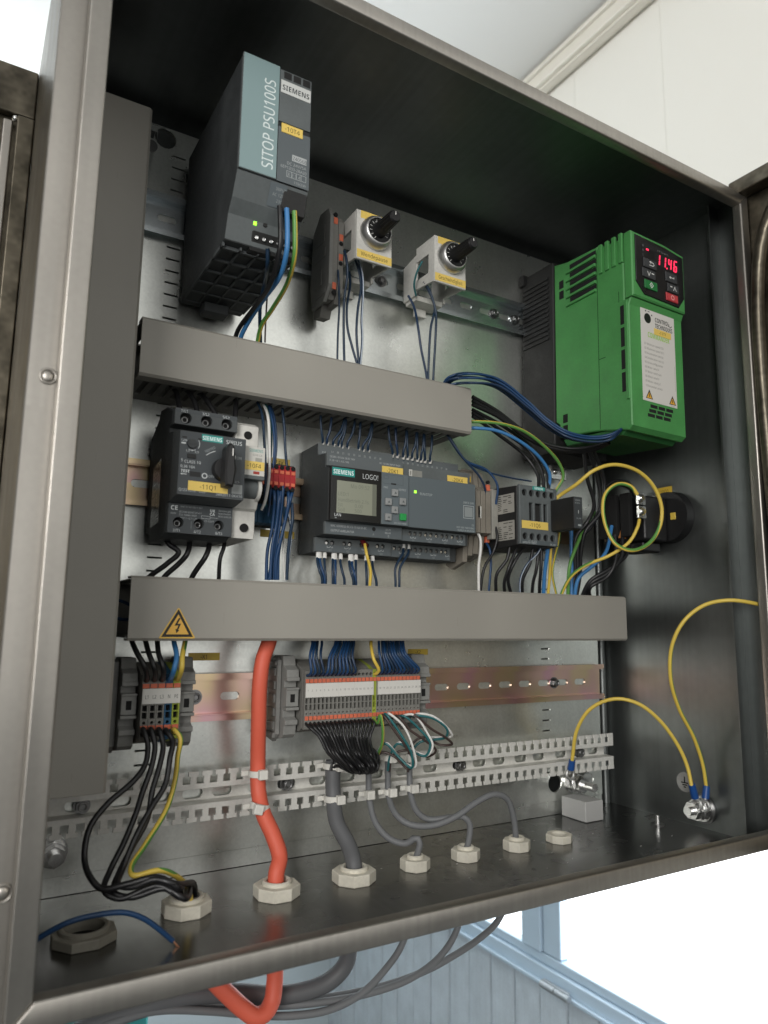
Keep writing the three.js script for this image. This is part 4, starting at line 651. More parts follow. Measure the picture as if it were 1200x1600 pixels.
// ---------------------------------------------------------------- main switch on the right wall
{
  const s = thing('main_switch', 'black rotary main switch on the right wall with two earth screws', 'main switch', [556, -25, 20]);
  part(s, 'base_disc', [cyl([609.6, 8, 82], [600, 8, 82], 26, 25, 40)], M.knob);
  part(s, 'housing', [rb(566, 600, -18, 27, 30, 84, 3), rb(572, 598, -28, -18, 42, 76, 2)], M.knob);
  part(s, 'pole_cover', [rb(556, 562, -14, 30, 34, 58, 1.5), rb(556, 562, -14, 30, 62, 74, 1.5)], M.hole);
  part(s, 'lock_tab', [rb(599, 600, 4, 11, 88, 94, 0.4)], M.wYellow);
  for (const [x, y] of [[1003, 779], [1004, 800]]) {
    const p = at(x, y, 95), t = part(s, 'earth_terminal', rb(p[0] - 5, p[0] + 6, p[1] - 6, p[1] + 6, 92, 94.5, 0.5), M.bolt);
    part(t, 'screw', [hexnut([p[0] - 2, p[1], 94.5], [0, 0, 1], 4, 2.5), cyl([p[0] - 2, p[1], 97], [p[0] - 2, p[1], 99], 2.4)], M.bolt);
  }
  const wt = at(972, 832, 60); part(s, 'warning_sticker', face([[wt[0] - 6, wt[1] - 6], [wt[0] + 6, wt[1] - 6], [wt[0], wt[1] + 6]], 60, 60.3, 0), plastic('orange sticker', lin(0.5, 0.2, 0.06)));
  const a = at(1024, 763, 609.7, 0), b = at(1050, 766, 609.7, 0), c = at(1050, 776, 609.7, 0), dd = at(1027, 772, 609.7, 0);
  const l = thing('adhesive_label', 'yellow label on the right wall above the main switch', 'label', [609.5, c[1], a[2]]);
  part(l, 'printed_film', bx(609.6, 609.9, c[1] + 0.6, a[1] - 0.6, a[2], b[2]), print('wall tag', 22, 7, '#cfae3e', (q) => txt(q, '-10Q0', 5, 5, 4.6, '#7a6424')), true);
}
// ---------------------------------------------------------------- rail terminal blocks
function endClamp(parent, x0, x1, y, label) {
  const k = part(parent, 'end_clamp', prof([[8, y - 28], [12, y - 33], [30, y - 30], [34, y - 27], [36, y - 16], [32, y - 14], [32, y - 8], [38, y - 6], [38, y + 6], [33, y + 8], [33, y + 13], [38, y + 15], [37, y + 21], [31, y + 24], [29, y + 31], [12, y + 31], [8, y + 26]], x0, x1, 0.4), M.clampGrey, false, label);
  part(k, 'square_socket', bx((x0 + x1) / 2 - 1.8, (x0 + x1) / 2 + 1.8, y - 3, y + 3, 37.6, 38.15), M.hole);
  part(k, 'rib', [rb(x0 - 0.3, x1 + 0.3, y + 12.6, y + 15.6, 33, 39, 0.6), rb(x0 - 0.3, x1 + 0.3, y + 6, y + 7.8, 34, 39, 0.6), rb(x0 - 0.3, x1 + 0.3, y - 9, y - 6.6, 33, 39, 0.6), rb(x0 - 0.3, x1 + 0.3, y - 20, y - 16, 32, 37.4, 0.8)], M.clampGrey);
}
function terminalStrip(t, x0, n, w, y, colours, r) {
  for (let k = 0; k < n; k++) {
    const a = x0 + k * w, m = colours(k), cx = a + w / 2;
    const s = part(t, 'terminal', [prof([[8, y - 27], [20, y - 28], [34, y - 25], [40, y - 22], [40, y + 20], [34, y + 23], [20, y + 27], [8, y + 27]], a + 0.04, a + w - 0.04, 0.15),
      face(rect(a + 0.06, a + w - 0.06, y - 22.6, y + 20.6), 41, 44.6, 0.12, [hole(cx, y + 17, r), hole(cx, y - 18.4, r), hrect(cx - r * 0.8, cx + r * 0.8, y - 3.8, y + 0.6 - 0.6), hrect(cx - r * 0.8, cx + r * 0.8, y - 8.6, y - 4.6), hole(cx, y - 11.3, r * 0.55)])], m);
    part(s, 'lever', rb(a + 0.35, a + w - 0.35, y + 11.4, y + 14.4, 44, 45.4, 0.2), M.orange); part(s, 'lever', rb(a + 0.35, a + w - 0.35, y - 16, y - 13, 44, 45.4, 0.2), M.orange);
  }
  part(t, 'inner_cavity', bx(x0 + 0.4, x0 + n * w - 0.4, y - 22, y + 20, 40.2, 40.9), M.hole);
}
{
  const y = -158.6, t = thing('terminal_block', 'five pole supply terminal block marked L1 L2 L3 N PE', 'terminal block', [84, y - 32, 7.5]);
  terminalStrip(t, 105.6, 5, 5.2, y, (k) => (k < 3 ? M.termGrey : k === 3 ? M.blueT : M.ygT), 1.9);
  sticker(t, 'marker_strip', 106, 131.4, y + 1.2, y + 11.2, 45, print('marker strip', 25.4, 10, '#d2d0ca', (c) => { ['L1', 'L2', 'L3', 'N', 'PE'].forEach((s, k) => txt(c, s, 3 + k * 4.9, 6.6, 3.4, '#4b4b48', { align: 'center', wide: 0.8 })); }), 'white strip printed L1 L2 L3 N PE', 1);
  endClamp(t, 94, 104.2, y); endClamp(t, 132.6, 143.6, y);
  part(t, 'end_plate', prof([[8, y - 27], [38, y - 24], [43, y - 22], [43, y + 20], [38, y + 22], [8, y + 27]], 131.7, 132.5, 0.2), M.clampGrey);
  part(t, 'end_plate', [prof([[8, y - 30], [20, y - 33], [26, y - 28], [26, y + 28], [20, y + 30], [8, y + 28]], 87, 93.6, 0.3)], M.clampGrey);
}
{
  const y = -158.6, t = thing('terminal_block', 'long block of about thirty narrow terminals with two white number strips', 'terminal block', [209, y - 32, 7.5]);
  terminalStrip(t, 225.6, 30, 3.46, y, (k) => (k === 17 ? M.ygT : M.termGrey), 1.2);
  const strip = (n0, n1, w) => print('number strip ' + n0, w, 10.4, '#d2d0ca', (c) => { for (let k = n0; k <= n1; k++) { const x = (k - n0 + 0.5) * 3.46; txt(c, String(k), x, 6, 1.9, '#5f5e5a', { align: 'center' }); if (k % 4 === 0) fill(c, x + 1.7, 0, 0.12, 10.4, '#b9b7b0'); } });
  sticker(t, 'marker_strip', 225.8, 225.8 + 17 * 3.46, y + 0.8, y + 11.2, 45, strip(1, 17, 17 * 3.46), 'longer white number strip', 1);
  sticker(t, 'marker_strip', 225.8 + 18.2 * 3.46, 225.6 + 30 * 3.46, y + 0.8, y + 11.2, 45, strip(18, 29, 11.8 * 3.46), 'shorter white number strip', 1);
  endClamp(t, 213.5, 223.6, y); endClamp(t, 331, 344, y);
  part(t, 'end_plate', prof([[8, y - 27], [38, y - 24], [43, y - 22], [43, y + 20], [38, y + 22], [8, y + 27]], 329.5, 330.8, 0.2), M.termGrey);
  part(t, 'end_plate', [prof([[8, y - 31], [22, y - 33], [28, y - 27], [28, y + 28], [22, y + 31], [8, y + 28]], 209.6, 213, 0.3), ...[-24, -14, -4, 6, 16].map((q) => rb(208, 210, y + q, y + q + 6, 10, 26, 0.4)), rb(207.6, 210, y - 30, y - 26, 9, 27, 0.5), rb(207.6, 210, y + 24, y + 27, 9, 27, 0.5)], M.clampGrey);
}
for (const [s, a, b, y0, y1, l] of [['-X1', 148.4, 172.8, -131.6, -125.8, 'yellow label printed -X1 on the plate left of the coral cable'], ['-X2', 346, 367.4, -129.4, -124.2, 'yellow label printed -X2 on the plate above the long terminal block']]) {
  const o = thing('adhesive_label', l, 'label', [a, y0, 0]); sticker(o, 'printed_film', a, b, y0, y1, 0.1, print('tag ' + s, b - a, y1 - y0, '#cfb248', (c) => txt(c, s, (b - a) / 2, (y1 - y0) * 0.76, 4.2, '#463912', { align: 'center' })));
}

// ---------------------------------------------------------------- wires: [pixel x, pixel y, depth] or, with a fourth entry, a point in mm
const pt = (q) => (q.length > 3 ? q.slice(0, 3) : at(...q));
function wire(label, pts, r, mat, group, name = 'wire', cat = 'wire') {
  return solo(name, label, cat, tube(pts.map(pt), r, Math.min(110, 12 + pts.length * 8), r > 2.2 ? 16 : r > 1.1 ? 10 : 8), mat, { keepUV: true, group });
}
function green(mesh, dir, from = 0, to = 1, limit = 0.35) { // dir: direction of the green side, or a centre in mm that it faces
  const g = mesh.geometry, p = g.attributes.position, n = g.attributes.normal, uv = g.attributes.uv, b = origin.get(mesh), d = new THREE.Vector3();
  for (let i = 0; i < p.count; i++) {
    d.set(...(dir.length > 3 ? [dir[0] - b[0] - p.getX(i) / mm, dir[1] - b[1] - p.getY(i) / mm, 0] : dir)).normalize();
    const a = d.x * n.getX(i) + d.y * n.getY(i) + d.z * n.getZ(i), u = uv.getX(i), w = Math.min(1, Math.max(0, Math.min((u - from) * 12, (to - u) * 12)));
    uv.setY(i, Math.min(0.95, Math.max(0.05, 0.5 + (a - limit - (1 - w) * 1.5) * 0.5)));
  }
}
const B = M.wBlue, N = M.wNavy, K = M.wBlack;
// below the power supply
wire('black wire leaving the upper terminal of the power supply', [[437, 322, 133], [438, 345, 133], [437, 388, 130], [424, 440, 112], [396, 482, 76], [372, 516, 50], [364, 540, 40]], 1.75, K);
wire('bright blue wire curving down from the power supply', [[448, 326, 133], [449, 350, 133], [448, 392, 130], [438, 430, 116], [414, 465, 90], [390, 500, 62], [376, 528, 46], [374, 545, 40]], 1.75, M.wLight);
green(wire('green yellow wire curving down from the power supply', [[460, 330, 133], [461, 355, 132], [460, 400, 126], [450, 440, 106], [426, 482, 74], [409, 508, 56], [403, 532, 45], [402, 548, 40]], 1.75, M.ygSide), [-1, 0, 0.5], -0.1, 1.1, 0.3);
wire('short blue wire from the lower terminal of the power supply', [[418, 388, 118], [418, 412, 112], [413, 445, 80], [407, 475, 64], [406, 505, 52], [407, 530, 45], [407, 548, 40]], 1.4, N);
wire('thin brown wire hanging behind the power supply wires', [[420, 420, 60], [417, 470, 34], [415, 505, 28], [414, 535, 26]], 0.7, M.wBrown);
// under the small terminals and the potentiometers
wire('leftmost navy wire under the small terminal beside the potentiometers', [[528, 422, 44], [529, 440, 46], [530, 480, 40], [528, 520, 38], [527, 565, 36], [527, 580, 34]], 0.9, N);
wire('navy wire from the middle orange lever of the small terminal', [[538, 392, 46], [541, 404, 50], [543, 428, 50], [538, 466, 44], [537, 515, 40], [538, 568, 38], [538, 582, 36]], 1.1, N);
wire('navy wire bowing right from behind the small terminal', [[546, 425, 30], [547, 445, 34], [542, 480, 38], [543, 512, 38], [551, 545, 38], [558, 570, 38], [559, 584, 36]], 1.1, N);
wire('first navy wire from the first potentiometer', [[552, 398, 40], [560, 420, 40], [564, 448, 40], [559, 484, 40], [557, 522, 40], [561, 570, 38], [562, 585, 36]], 1.1, N);
wire('white striped wire from the first potentiometer', [[560, 405, 42], [566, 430, 42], [567, 460, 42], [565, 500, 40], [566, 530, 40], [563, 572, 38], [563, 586, 36]], 1.1, M.wStripe);
wire('white striped wire hanging left under the second potentiometer', [[638, 462, 30], [647, 480, 34], [653, 510, 40], [658, 545, 40], [666, 585, 38], [668, 603, 36]], 1.1, M.wStripe);
wire('first navy wire hanging right under the second potentiometer', [[662, 440, 42], [670, 455, 42], [679, 480, 42], [673, 513, 42], [669, 590, 38], [669, 604, 36]], 1.1, N);
wire('second navy wire hanging right under the second potentiometer', [[664, 442, 44], [672, 456, 44], [681, 488, 44], [681, 515, 44], [677, 592, 38], [677, 606, 36]], 1.1, N);
wire('teal wire looped inside the second potentiometer bracket', [[660, 408, 50], [652, 424, 44], [647, 445, 36], [650, 462, 30]], 0.9, M.wTeal);
// over the motor starter
[[[268, 603], [275, 612], [278, 625], [281, 640]], [[287, 608], [294, 612], [302, 624], [308, 643]], [[307, 612], [316, 618], [326, 630], [337, 648]], [[366, 622], [369, 628], [368, 640], [367, 662]]].forEach((q, k) => wire(ORD[k] + ' thick black wire from the left above the motor starter', q.map(([x, y], i) => [x, y, [34, 42, 50, 56][i]]), 1.9, K));
// under the motor starter
[[[258, 838, 40], [263, 849, 44], [279, 863, 46], [262, 880, 42], [240, 896, 38], [228, 906, 36]], [[294, 838, 40], [296, 851, 44], [292, 866, 46], [278, 882, 42], [260, 898, 38], [252, 908, 36]], [[327, 840, 40], [327, 853, 44], [321, 870, 46], [310, 886, 42], [301, 900, 38], [297, 910, 36]], [[351, 842, 40], [350, 854, 42], [344, 873, 42], [342, 902, 38], [342, 912, 36]]].forEach((q, k) => wire(ORD[k] + ' thick black wire from the left under the motor starter', q, k === 3 ? 1.5 : 1.9, K));
// at the red terminals
wire('navy wire in front of the white circuit breaker, falling to the blue terminals', [[402, 628, 40], [409, 645, 44], [413, 690, 50], [415, 735, 52], [414, 775, 48], [411, 800, 44]], 1.1, N);
wire('thick white wire falling to the blue terminals beside the circuit breaker', [[410, 628, 40], [418, 648, 44], [421, 700, 50], [420, 748, 52], [415, 780, 48], [409, 797, 44]], 1.2, M.wWhite);
wire('blue wire beside the thick white wire', [[420, 634, 40], [426, 660, 44], [429, 700, 48], [424, 750, 48], [421, 790, 44], [419, 806, 42]], 1.1, B);
wire('white striped wire right of the thick white wire', [[423, 634, 40], [429, 655, 44], [432, 695, 48], [428, 735, 48], [420, 800, 44]], 0.9, M.wStripe);
wire('teal wire between the white wires above the red terminals', [[414, 630, 42], [422, 655, 42], [424, 695, 44], [420, 745, 46], [414, 792, 44]], 0.9, M.wTeal);
wire('thin navy wire ending in the right red terminal from above', [[441, 638, 42], [444, 665, 44], [446, 705, 46], [449, 732, 48], [452, 741, 44]], 1.1, N);
[[[427, 762], [429, 778], [428, 798], [425, 826], [418, 860], [416, 906]], [[434, 763], [435, 784], [432, 818], [425, 858], [422, 906]], [[440, 741], [442, 764], [439, 798], [435, 832], [429, 866], [427, 906]], [[450, 765], [451, 783], [446, 812], [438, 846], [432, 874], [431, 906]], [[458, 765], [454, 779], [449, 801], [440, 838], [435, 866], [434, 906]], [[456, 786], [457, 812], [453, 838], [450, 866], [448, 906]], [[440, 756], [437, 780], [434, 810], [429, 846], [424, 880], [420, 906]]].forEach((q, k) => wire(ORD[k] + ' blue wire of the bunch running down from the red terminals', q.map(([x, y], i) => [x, y, i === 0 ? 46 : 52 - i * 3]), 1.3, k === 5 ? N : B, 'blue wires under the red terminals'));
wire('left white wire of the bunch under the red terminals', [[438, 790, 36], [441, 810, 38], [443, 834, 38], [443, 866, 36], [445, 907, 34]], 0.8, M.wWhite);
wire('right white striped wire of the bunch under the red terminals', [[450, 800, 36], [455, 832, 38], [453, 860, 36], [446, 907, 34]], 0.9, M.wStripe);
// over the control module
[[501, 654, 504, 692], [518, 656, 511, 693], [539, 654, 521, 695], [540, 657, 529, 696], [541, 657, 534, 698], [555, 658, 543, 699], [563, 665, 560, 701], [581, 665, 567, 703], [582, 665, 575, 704], [607, 673, 613, 710], [618, 675, 621, 711], [635, 678, 630, 713], [636, 680, 637, 714], [651, 680, 644, 715], [652, 682, 652, 717], [662, 685, 658, 718], [663, 687, 664, 719], [675, 688, 672, 720]].forEach(([a, b, c, d], k) => {
  const white = k === 1 || k === 10; wire(ORD[k] + ' ' + (white ? 'white striped' : 'navy') + ' wire from the left above the grey modules', [[a, b - 16, 34], [a, b - 4, 38], [a + (c - a) * 0.35, b + (d - b) * 0.45, 38], [c, d - 6, 36], [c + 0.6, d + 6, 32]], 1.1, white ? M.wStripe : N, 'wires between upper duct and module tops');
  const e = at(c, d, 33); solo('wire_ferrule', ORD[k] + ' small white wire ferrule from the left on top of the grey modules', 'ferrule', cyl([e[0], e[1] + 0.8, 34.5], [e[0] + 0.1, e[1] - 2.6, 32.8], 1.35, 1.35, 10), M.white, { group: 'ferrules on the module tops' });
});
// under the control module
[[498, 866, 2, 505, 909], [507, 866, 1, 509, 909], [522, 868, 2, 522, 910], [532, 868, 1, 538, 911], [548, 871, 2, 554, 912], [556, 869, 1, 556, 912], [572, 870, 1, 573, 913], [582, 871, 1, 588, 914], [630, 851, 1, 618, 916], [638, 852, 1, 624, 917]].forEach(([x, y, n, x2, y2], k) => {
  const z = k < 8 ? 30 : 29, e = at(x, y, z), wide = n > 1 ? 1.55 : 1;
  const f = solo('wire_ferrule', ORD[k] + (n > 1 ? ' wide' : ' narrow') + ' white wire ferrule from the left under the grey modules', 'ferrule', toCreasedNormals(cyl([e[0], e[1] + 4, z], [e[0], e[1] - 3.4, z + 0.6], 1.5, 1.8, 12).translate(-e[0], 0, 0).scale(wide, 1, 1).translate(e[0], 0, 0), 0.5), M.wWhite, { group: 'ferrules under the modules' });
  for (let j = 0; j < n; j++) { const o = n > 1 ? (j ? 1.9 : -1.9) : 0; wire(ORD[k] + (n > 1 ? (j ? ' right' : ' left') + ' twin' : '') + ' blue wire from the left under the grey modules', [[x + o, y + 3, z], [x + o * 1.1, y + 12, z + 3], [(x + x2) / 2 + o * 1.2 + (k > 7 ? -6 : 0), (y + y2) / 2 + 4, z + 6], [x2 + o, y2 - 6, z + 6], [x2 + o, y2 + 12, z + 4]], 1.1, j ? B : N, 'wires under the modules'); }
});
{ const e = at(569, 846, 36); solo('wire_ferrule', 'dark red wire ferrule plugged into the control module', 'ferrule', cyl([e[0] - 0.3, e[1] + 1, 33], [e[0] + 0.4, e[1] - 3.6, 38], 1.9, 2.1, 12), plastic('dark red ferrule', lin(0.2, 0.012, 0.018))); }
wire('yellow wire hanging from the dark red ferrule', [[570, 850, 38], [573, 866, 44], [579, 893, 42], [578, 912, 40], [577, 926, 38]], 1.25, M.wYellow);
// right of the extension module
wire('white striped wire curving from the upper duct end to the stepped terminals', [[690, 672, 38], [702, 684, 44], [724, 716, 48], [748, 743, 48], [758, 764, 46], [757, 778, 42]], 1.0, M.wStripe);
wire('navy wire curving from the upper duct end to the stepped terminals', [[692, 672, 36], [704, 686, 42], [727, 719, 46], [761, 735, 48], [777, 758, 50], [775, 788, 46]], 1.1, B);
wire('thin blue wire passing behind the contactor terminals', [[700, 684, 36], [726, 719, 40], [761, 737, 38], [795, 746, 34], [830, 752, 26]], 0.8, B);
wire('white wire below the stepped terminals', [[744, 830, 40], [750, 840, 44], [751, 858, 44], [748, 884, 42], [748, 922, 40], [748, 936, 38]], 1.3, M.wWhite);
wire('black wire bowing left below the stepped terminals', [[773, 820, 44], [777, 838, 48], [771, 862, 46], [757, 887, 44], [751, 922, 40], [751, 936, 38]], 1.3, K);
wire('navy wire below the stepped terminals', [[760, 848, 36], [765, 858, 40], [767, 880, 40], [764, 922, 38], [764, 936, 36]], 1.1, B);
// under the contactor
[[[797, 852], [792, 874], [776, 898], [775, 928]], [[808, 854], [794, 890], [788, 910], [789, 930]], [[819, 855], [803, 880], [794, 904], [799, 930]], [[833, 855], [828, 880], [817, 905], [816, 932]], [[842, 857], [838, 890], [833, 910], [831, 932]], [[846, 858], [845, 890], [843, 915], [843, 932]]].forEach((q, k) => wire(ORD[k] + ' black wire from the left under the contactor', q.map(([x, y], i) => [x, y, [56, 54, 48, 42][i]]), 1.55, K, 'black wires under the contactor'));
wire('white striped wire bowing left under the contactor', [[846, 852, 62], [840, 864, 60], [823, 882, 52], [813, 904, 46], [812, 932, 42]], 1.0, M.wStripe);
wire('thick light blue wire under the contactor', [[856, 852, 60], [855, 866, 58], [851, 895, 50], [849, 934, 42]], 1.9, M.wLight);
wire('yellow wire beside the thick light blue wire', [[861, 852, 60], [860, 870, 58], [859, 896, 50], [856, 934, 42]], 1.4, M.wYellow);
green(wire('thin green yellow wire right of the contactor wires', [[875, 826, 60], [873, 845, 58], [866, 875, 50], [863, 895, 46], [870, 932, 40]], 1.1, M.ygSide), [1, 0, 0.6], -0.1, 1.1, 0.2);
// big bundle to the drive
for (let k = 0; k < 9; k++) {
  const o = (k % 3 - 1) * 4 + (k > 5 ? 3 : 0), v = Math.floor(k / 3) * 5.5 - 4 + rnd() * 2, zz = 62 + (k % 3) * 5 + rnd() * 3;
  wire(ORD[k] + ' blue wire of the bundle arching from the upper duct to the drive', [[690 + k, 606, 46], [703 + o, 593 + v, 54], [728 + o, 585 + v + k * 0.7, zz], [773 + o, 594 + v * 1.2, zz + 4], [820 + o, 629 + v * 1.2, zz + 10], [851 + o, 657 + v, zz + 18], [884 + o * .6, 676 + v * .9, zz + 30], [924 + o * .4, 684 + v * .8, 108 + o * 0.6], [954, 680 + v * .8, 120], [976 - k, 669 + v * .4, 130]], 1.05, k === 4 || k === 8 || k === 3 ? M.wStripe : k === 1 || k === 7 ? N : B, 'blue wires from duct to drive');
}
[[[738, 620], [776, 642], [813, 670], [850, 692], [890, 701], [927, 698], [950, 690]], [[738, 632], [780, 652], [818, 681], [856, 700], [895, 706], [930, 702], [952, 692]], [[738, 626], [778, 648], [816, 676], [853, 697], [893, 704], [929, 700], [951, 690]]].forEach((q, k) => wire(ORD[k] + ' thick black wire running from the upper duct to the underside of the drive', q.map(([x, y], i) => [x, y, [44, 46, 50, 58, 72, 90, 106][i]]), 1.9, K, 'black wires from duct to drive'));
[[[738, 645], [782, 672], [826, 704], [846, 736], [850, 762]], [[738, 650], [780, 680], [820, 712], [840, 742], [842, 764]], [[738, 640], [786, 666], [832, 700], [854, 736], [857, 764]]].forEach((q, k) => wire(ORD[k] + ' thick black wire bending down from the upper duct into the contactor', q.map(([x, y], i) => [x, y, [40, 40, 44, 52, 56][i]]), 1.7, K, 'black wires from duct to contactor'));
green(wire('green yellow wire arching from the upper duct end towards the contactor', [[730, 659, 44], [745, 659, 50], [782, 662, 56], [819, 674, 60], [850, 697, 62], [873, 723, 62], [880, 745, 60], [868, 768, 54]], 1.5, M.ygSide), [-0.3, -1, 0.5], -0.1, 1.1, 0.25);
wire('light blue wire arching from the upper duct end into the contactor', [[730, 669, 44], [745, 669, 50], [776, 673, 56], [813, 690, 60], [845, 717, 60], [859, 742, 58], [857, 766, 54]], 1.6, M.wLight);
[[[912, 700], [917, 745], [928, 790], [918, 815], [900, 840]], [[920, 702], [934, 750], [938, 790], [924, 822], [905, 845]], [[928, 704], [944, 755], [938, 800], [915, 830], [908, 860]]].forEach((q, k) => wire(ORD[k] + ' black motor wire falling from the drive to the lower duct', [...q.map(([x, y], i) => [x, y, [70, 64, 60, 52, 46][i]]), [898 + k * 4, 900, 40], [888 + k * 6, 935, 36]], 1.9, K, 'black motor wires under the drive'));
for (let k = 0; k < 3; k++) wire(ORD[k] + ' black wire from the main switch to the lower duct', [[985 - k * 12, 836, 62], [978 - k * 8, 868 + k * 3, 66], [950, 890 + k * 5, 62], [922, 908 + k * 5, 52], [908 + k * 7, 935, 42]], 1.9, K, 'black wires under the main switch');
for (let k = 0; k < 2; k++) wire((k ? 'lower' : 'upper') + ' black wire looping behind the earth screws', [[948 + k * 8, 800, 40], [940 + k * 6, 772, 44], [958, 752 + k * 6, 50], [984 - k * 4, 756 + k * 5, 52], [990, 775, 44]], 1.6, K);
green(wire('long yellow earth wire looping wide round the main switch', [[866, 782, 58], [875, 774, 62], [899, 758, 78], [928, 735, 92], [960, 726, 100], [998, 737, 106], [1023, 763, 108], [1034, 795, 108], [1030, 825, 106], [1014, 849, 102], [986, 860, 98], [962, 850, 92], [948, 826, 86], [942, 795, 82], [947, 770, 82], [966, 756, 88], [986, 760, 94], [996, 773, 96]], 1.8, M.ygSide), [...at(985, 795, 90), 1], 0.48, 1.02, -0.35);
green(wire('green yellow earth wire from the lower earth screw to the lower duct', [[999, 812, 96], [996, 824, 98], [983, 847, 94], [952, 868, 84], [914, 884, 66], [893, 900, 54], [880, 922, 44], [874, 938, 40]], 1.6, M.ygSide), [-0.3, 1, 0.3], 0.5, 1.1, 0.2);
wire('green wire beside the right edge of the plate', [[928, 800, 40], [912, 828, 46], [900, 855, 48], [890, 885, 46], [887, 936, 40]], 1.7, M.ygGreen);
wire('thick blue wire behind the green wire', [[892, 815, 40], [893, 850, 40], [893, 936, 38]], 1.9, M.wLight);
wire('light blue wire sweeping from the main switch to the lower duct', [[956, 822, 52], [946, 864, 58], [924, 886, 54], [904, 904, 48], [897, 938, 42]], 1.8, M.wLight);
// supply terminal block
[[205, 994, 207, 1004, 214, 1020, 226, 1042], [226, 994, 228, 1004, 233, 1022, 241, 1043], [245, 994, 246, 1004, 248, 1022, 255, 1043]].forEach((q, k) => wire(ORD[k] + ' thick black wire from the left above the supply terminal block', [[q[0], q[1], 40], [q[2], q[3], 46], [q[4], q[5], 54], [q[6], q[7], 58], [108.2 + k * 5.2, -141.4, 46, 1], [108.2 + k * 5.2, -142, 40, 1]], 1.75, K, 'black wires above the supply terminals'));
wire('light blue wire entering the terminal marked N', [[271, 994, 40], [272, 1004, 46], [276, 1026, 56], [272, 1046, 58], [123.8, -141.4, 46, 1], [123.8, -142, 40, 1]], 1.75, M.wLight);
green(wire('green yellow wire entering the terminal marked PE', [[290, 994, 40], [289, 1004, 46], [285, 1026, 56], [284, 1044, 58], [129, -141.4, 46, 1], [129, -142, 40, 1]], 1.75, M.ygSide), [1, 0, 0.3], -0.1, 0.4, 0.2);
const glandA = [137.1, -286, 66];
[[[224, 1140], [231, 1164], [227, 1194], [210, 1219], [167, 1257], [140, 1294], [132, 1342], [143, 1374], [160, 1389], [200, 1381], [247, 1371], [277, 1386]], [[236, 1140], [242, 1164], [237, 1197], [222, 1240], [212, 1272], [193, 1318], [173, 1358], [163, 1392], [187, 1404], [247, 1384], [282, 1402]], [[249, 1141], [255, 1164], [250, 1194], [238, 1236], [230, 1280], [207, 1323], [188, 1360], [178, 1394], [205, 1402], [258, 1388], [287, 1404]], [[260, 1142], [270, 1158], [266, 1182], [258, 1226], [237, 1261], [216, 1300], [193, 1354], [185, 1382], [206, 1386], [242, 1374], [273, 1381]]].forEach((q, k) => wire(ORD[k] + ' thick black wire from the left under the supply terminal block', [[108.2 + k * 5.2, -177, 42, 1], ...q.map(([x, y], i) => [x, y, Math.min(118, 52 + i * 5.5 + (i > 6 ? 6 : 0) + k * 2)]), [137 - 3.6 + k * 2.6, -272, 66 + (k % 2 ? 3 : -3), 1], [137 - 3 + k * 2, -296, 66, 1]], 1.8, K, 'black wires under the supply terminals'));
green(wire('green yellow supply wire bending back into the first large gland', [[129, -177, 42, 1], [273, 1141, 54], [282, 1153, 58], [278, 1180, 58], [274, 1216, 58], [261, 1262, 64], [228, 1318, 78], [205, 1355, 92], [209, 1368, 100], [250, 1360, 102], [282, 1374, 92], [296, 1396, 78], [141, -290, 68, 1]], 1.7, M.ygSide), [1, 0.4, 0], -0.1, 0.8, 0.45);
// number strip block, blue from above
const X2 = (k) => 225.6 + (k + 0.5) * 3.46;
const tops = [488, 492, 496, 503, 524, 528, 532, 537, 541, 545, 549, 553];
tops.forEach((x, k) => wire(ORD[k] + ' blue wire from the left above the long terminal block', [[x, 994, 38], [x, 1006, 44], [x - (x - 480 - k * 6.2) * 0.45, 1026, 50], [X2(k), -138.6, 51, 1], [X2(k), -141.4, 46, 1], [X2(k), -142, 40, 1]], 1.05, k === 3 || k === 11 ? M.wStripe : k % 4 === 2 ? N : B, 'blue wires above the left half of the long terminal block'));
wire('yellow earth wire entering the green yellow terminal of the long block', [[580, 994, 38], [580, 1010, 46], [584, 1030, 52], [X2(17), -138.4, 51, 1], [X2(17), -141.6, 46, 1], [X2(17), -142, 40, 1]], 1.35, M.wYellow);
[592, 597, 600, 603, 607, 611, 615, 619, 622, 626, 630].forEach((x, k) => wire(ORD[k] + ' blue wire from the left above the right half of the long terminal block', [[x, 994, 38], [x, 1006, 44], [x + (x - 592) * 0.08 + 1, 1022, 50], [X2(k + 18), -138.4, 51, 1], [X2(k + 18), -141.4, 46, 1], [X2(k + 18), -142, 40, 1]], 1.1, k === 1 || k === 4 || k === 8 ? M.wStripe : k % 4 === 3 ? N : B, 'blue wires above the right half of the long terminal block'));
// black control bundle
for (let k = 0; k < 17; k++) {
  const u = k / 16, x = X2(k);
  wire(ORD[k] + ' thin black wire from the left under the long terminal block', [[x, -176.6, 42, 1], [x + 0.4, -179, 50, 1], [496 + u * 80 + 2, 1150 + u * 4, 54 - u * 4], [512 + u * 72, 1176 + u * 4, 58 + (k % 4) * 3], [534 + u * 56 + rnd() * 3, 1196 + rnd() * 6, 60 + (k % 5) * 3], [548 + u * 34 + rnd() * 6, 1205 + rnd() * 4, 56 + (k % 3) * 4], [538 + u * 16, 1203 - rnd() * 4, 46], [524 + (k % 4), 1197, 36], [519 + (k % 4) * 1.5, 1208, 30]], 1.15, K, 'black wires under the long terminal block');
}
for (let k = 0; k < 3; k++) wire(ORD[k] + ' black wire looping right behind the black bundle', [[516 + k * 2, 1204, 34], [524, 1178 - k * 4, 34], [552, 1160 - k * 3, 36], [580, 1168, 40], [592, 1185 + k * 2, 46], [584, 1202, 52], [566 - k * 4, 1204, 54]], 1.0, K, 'looping black wires behind the bundle');
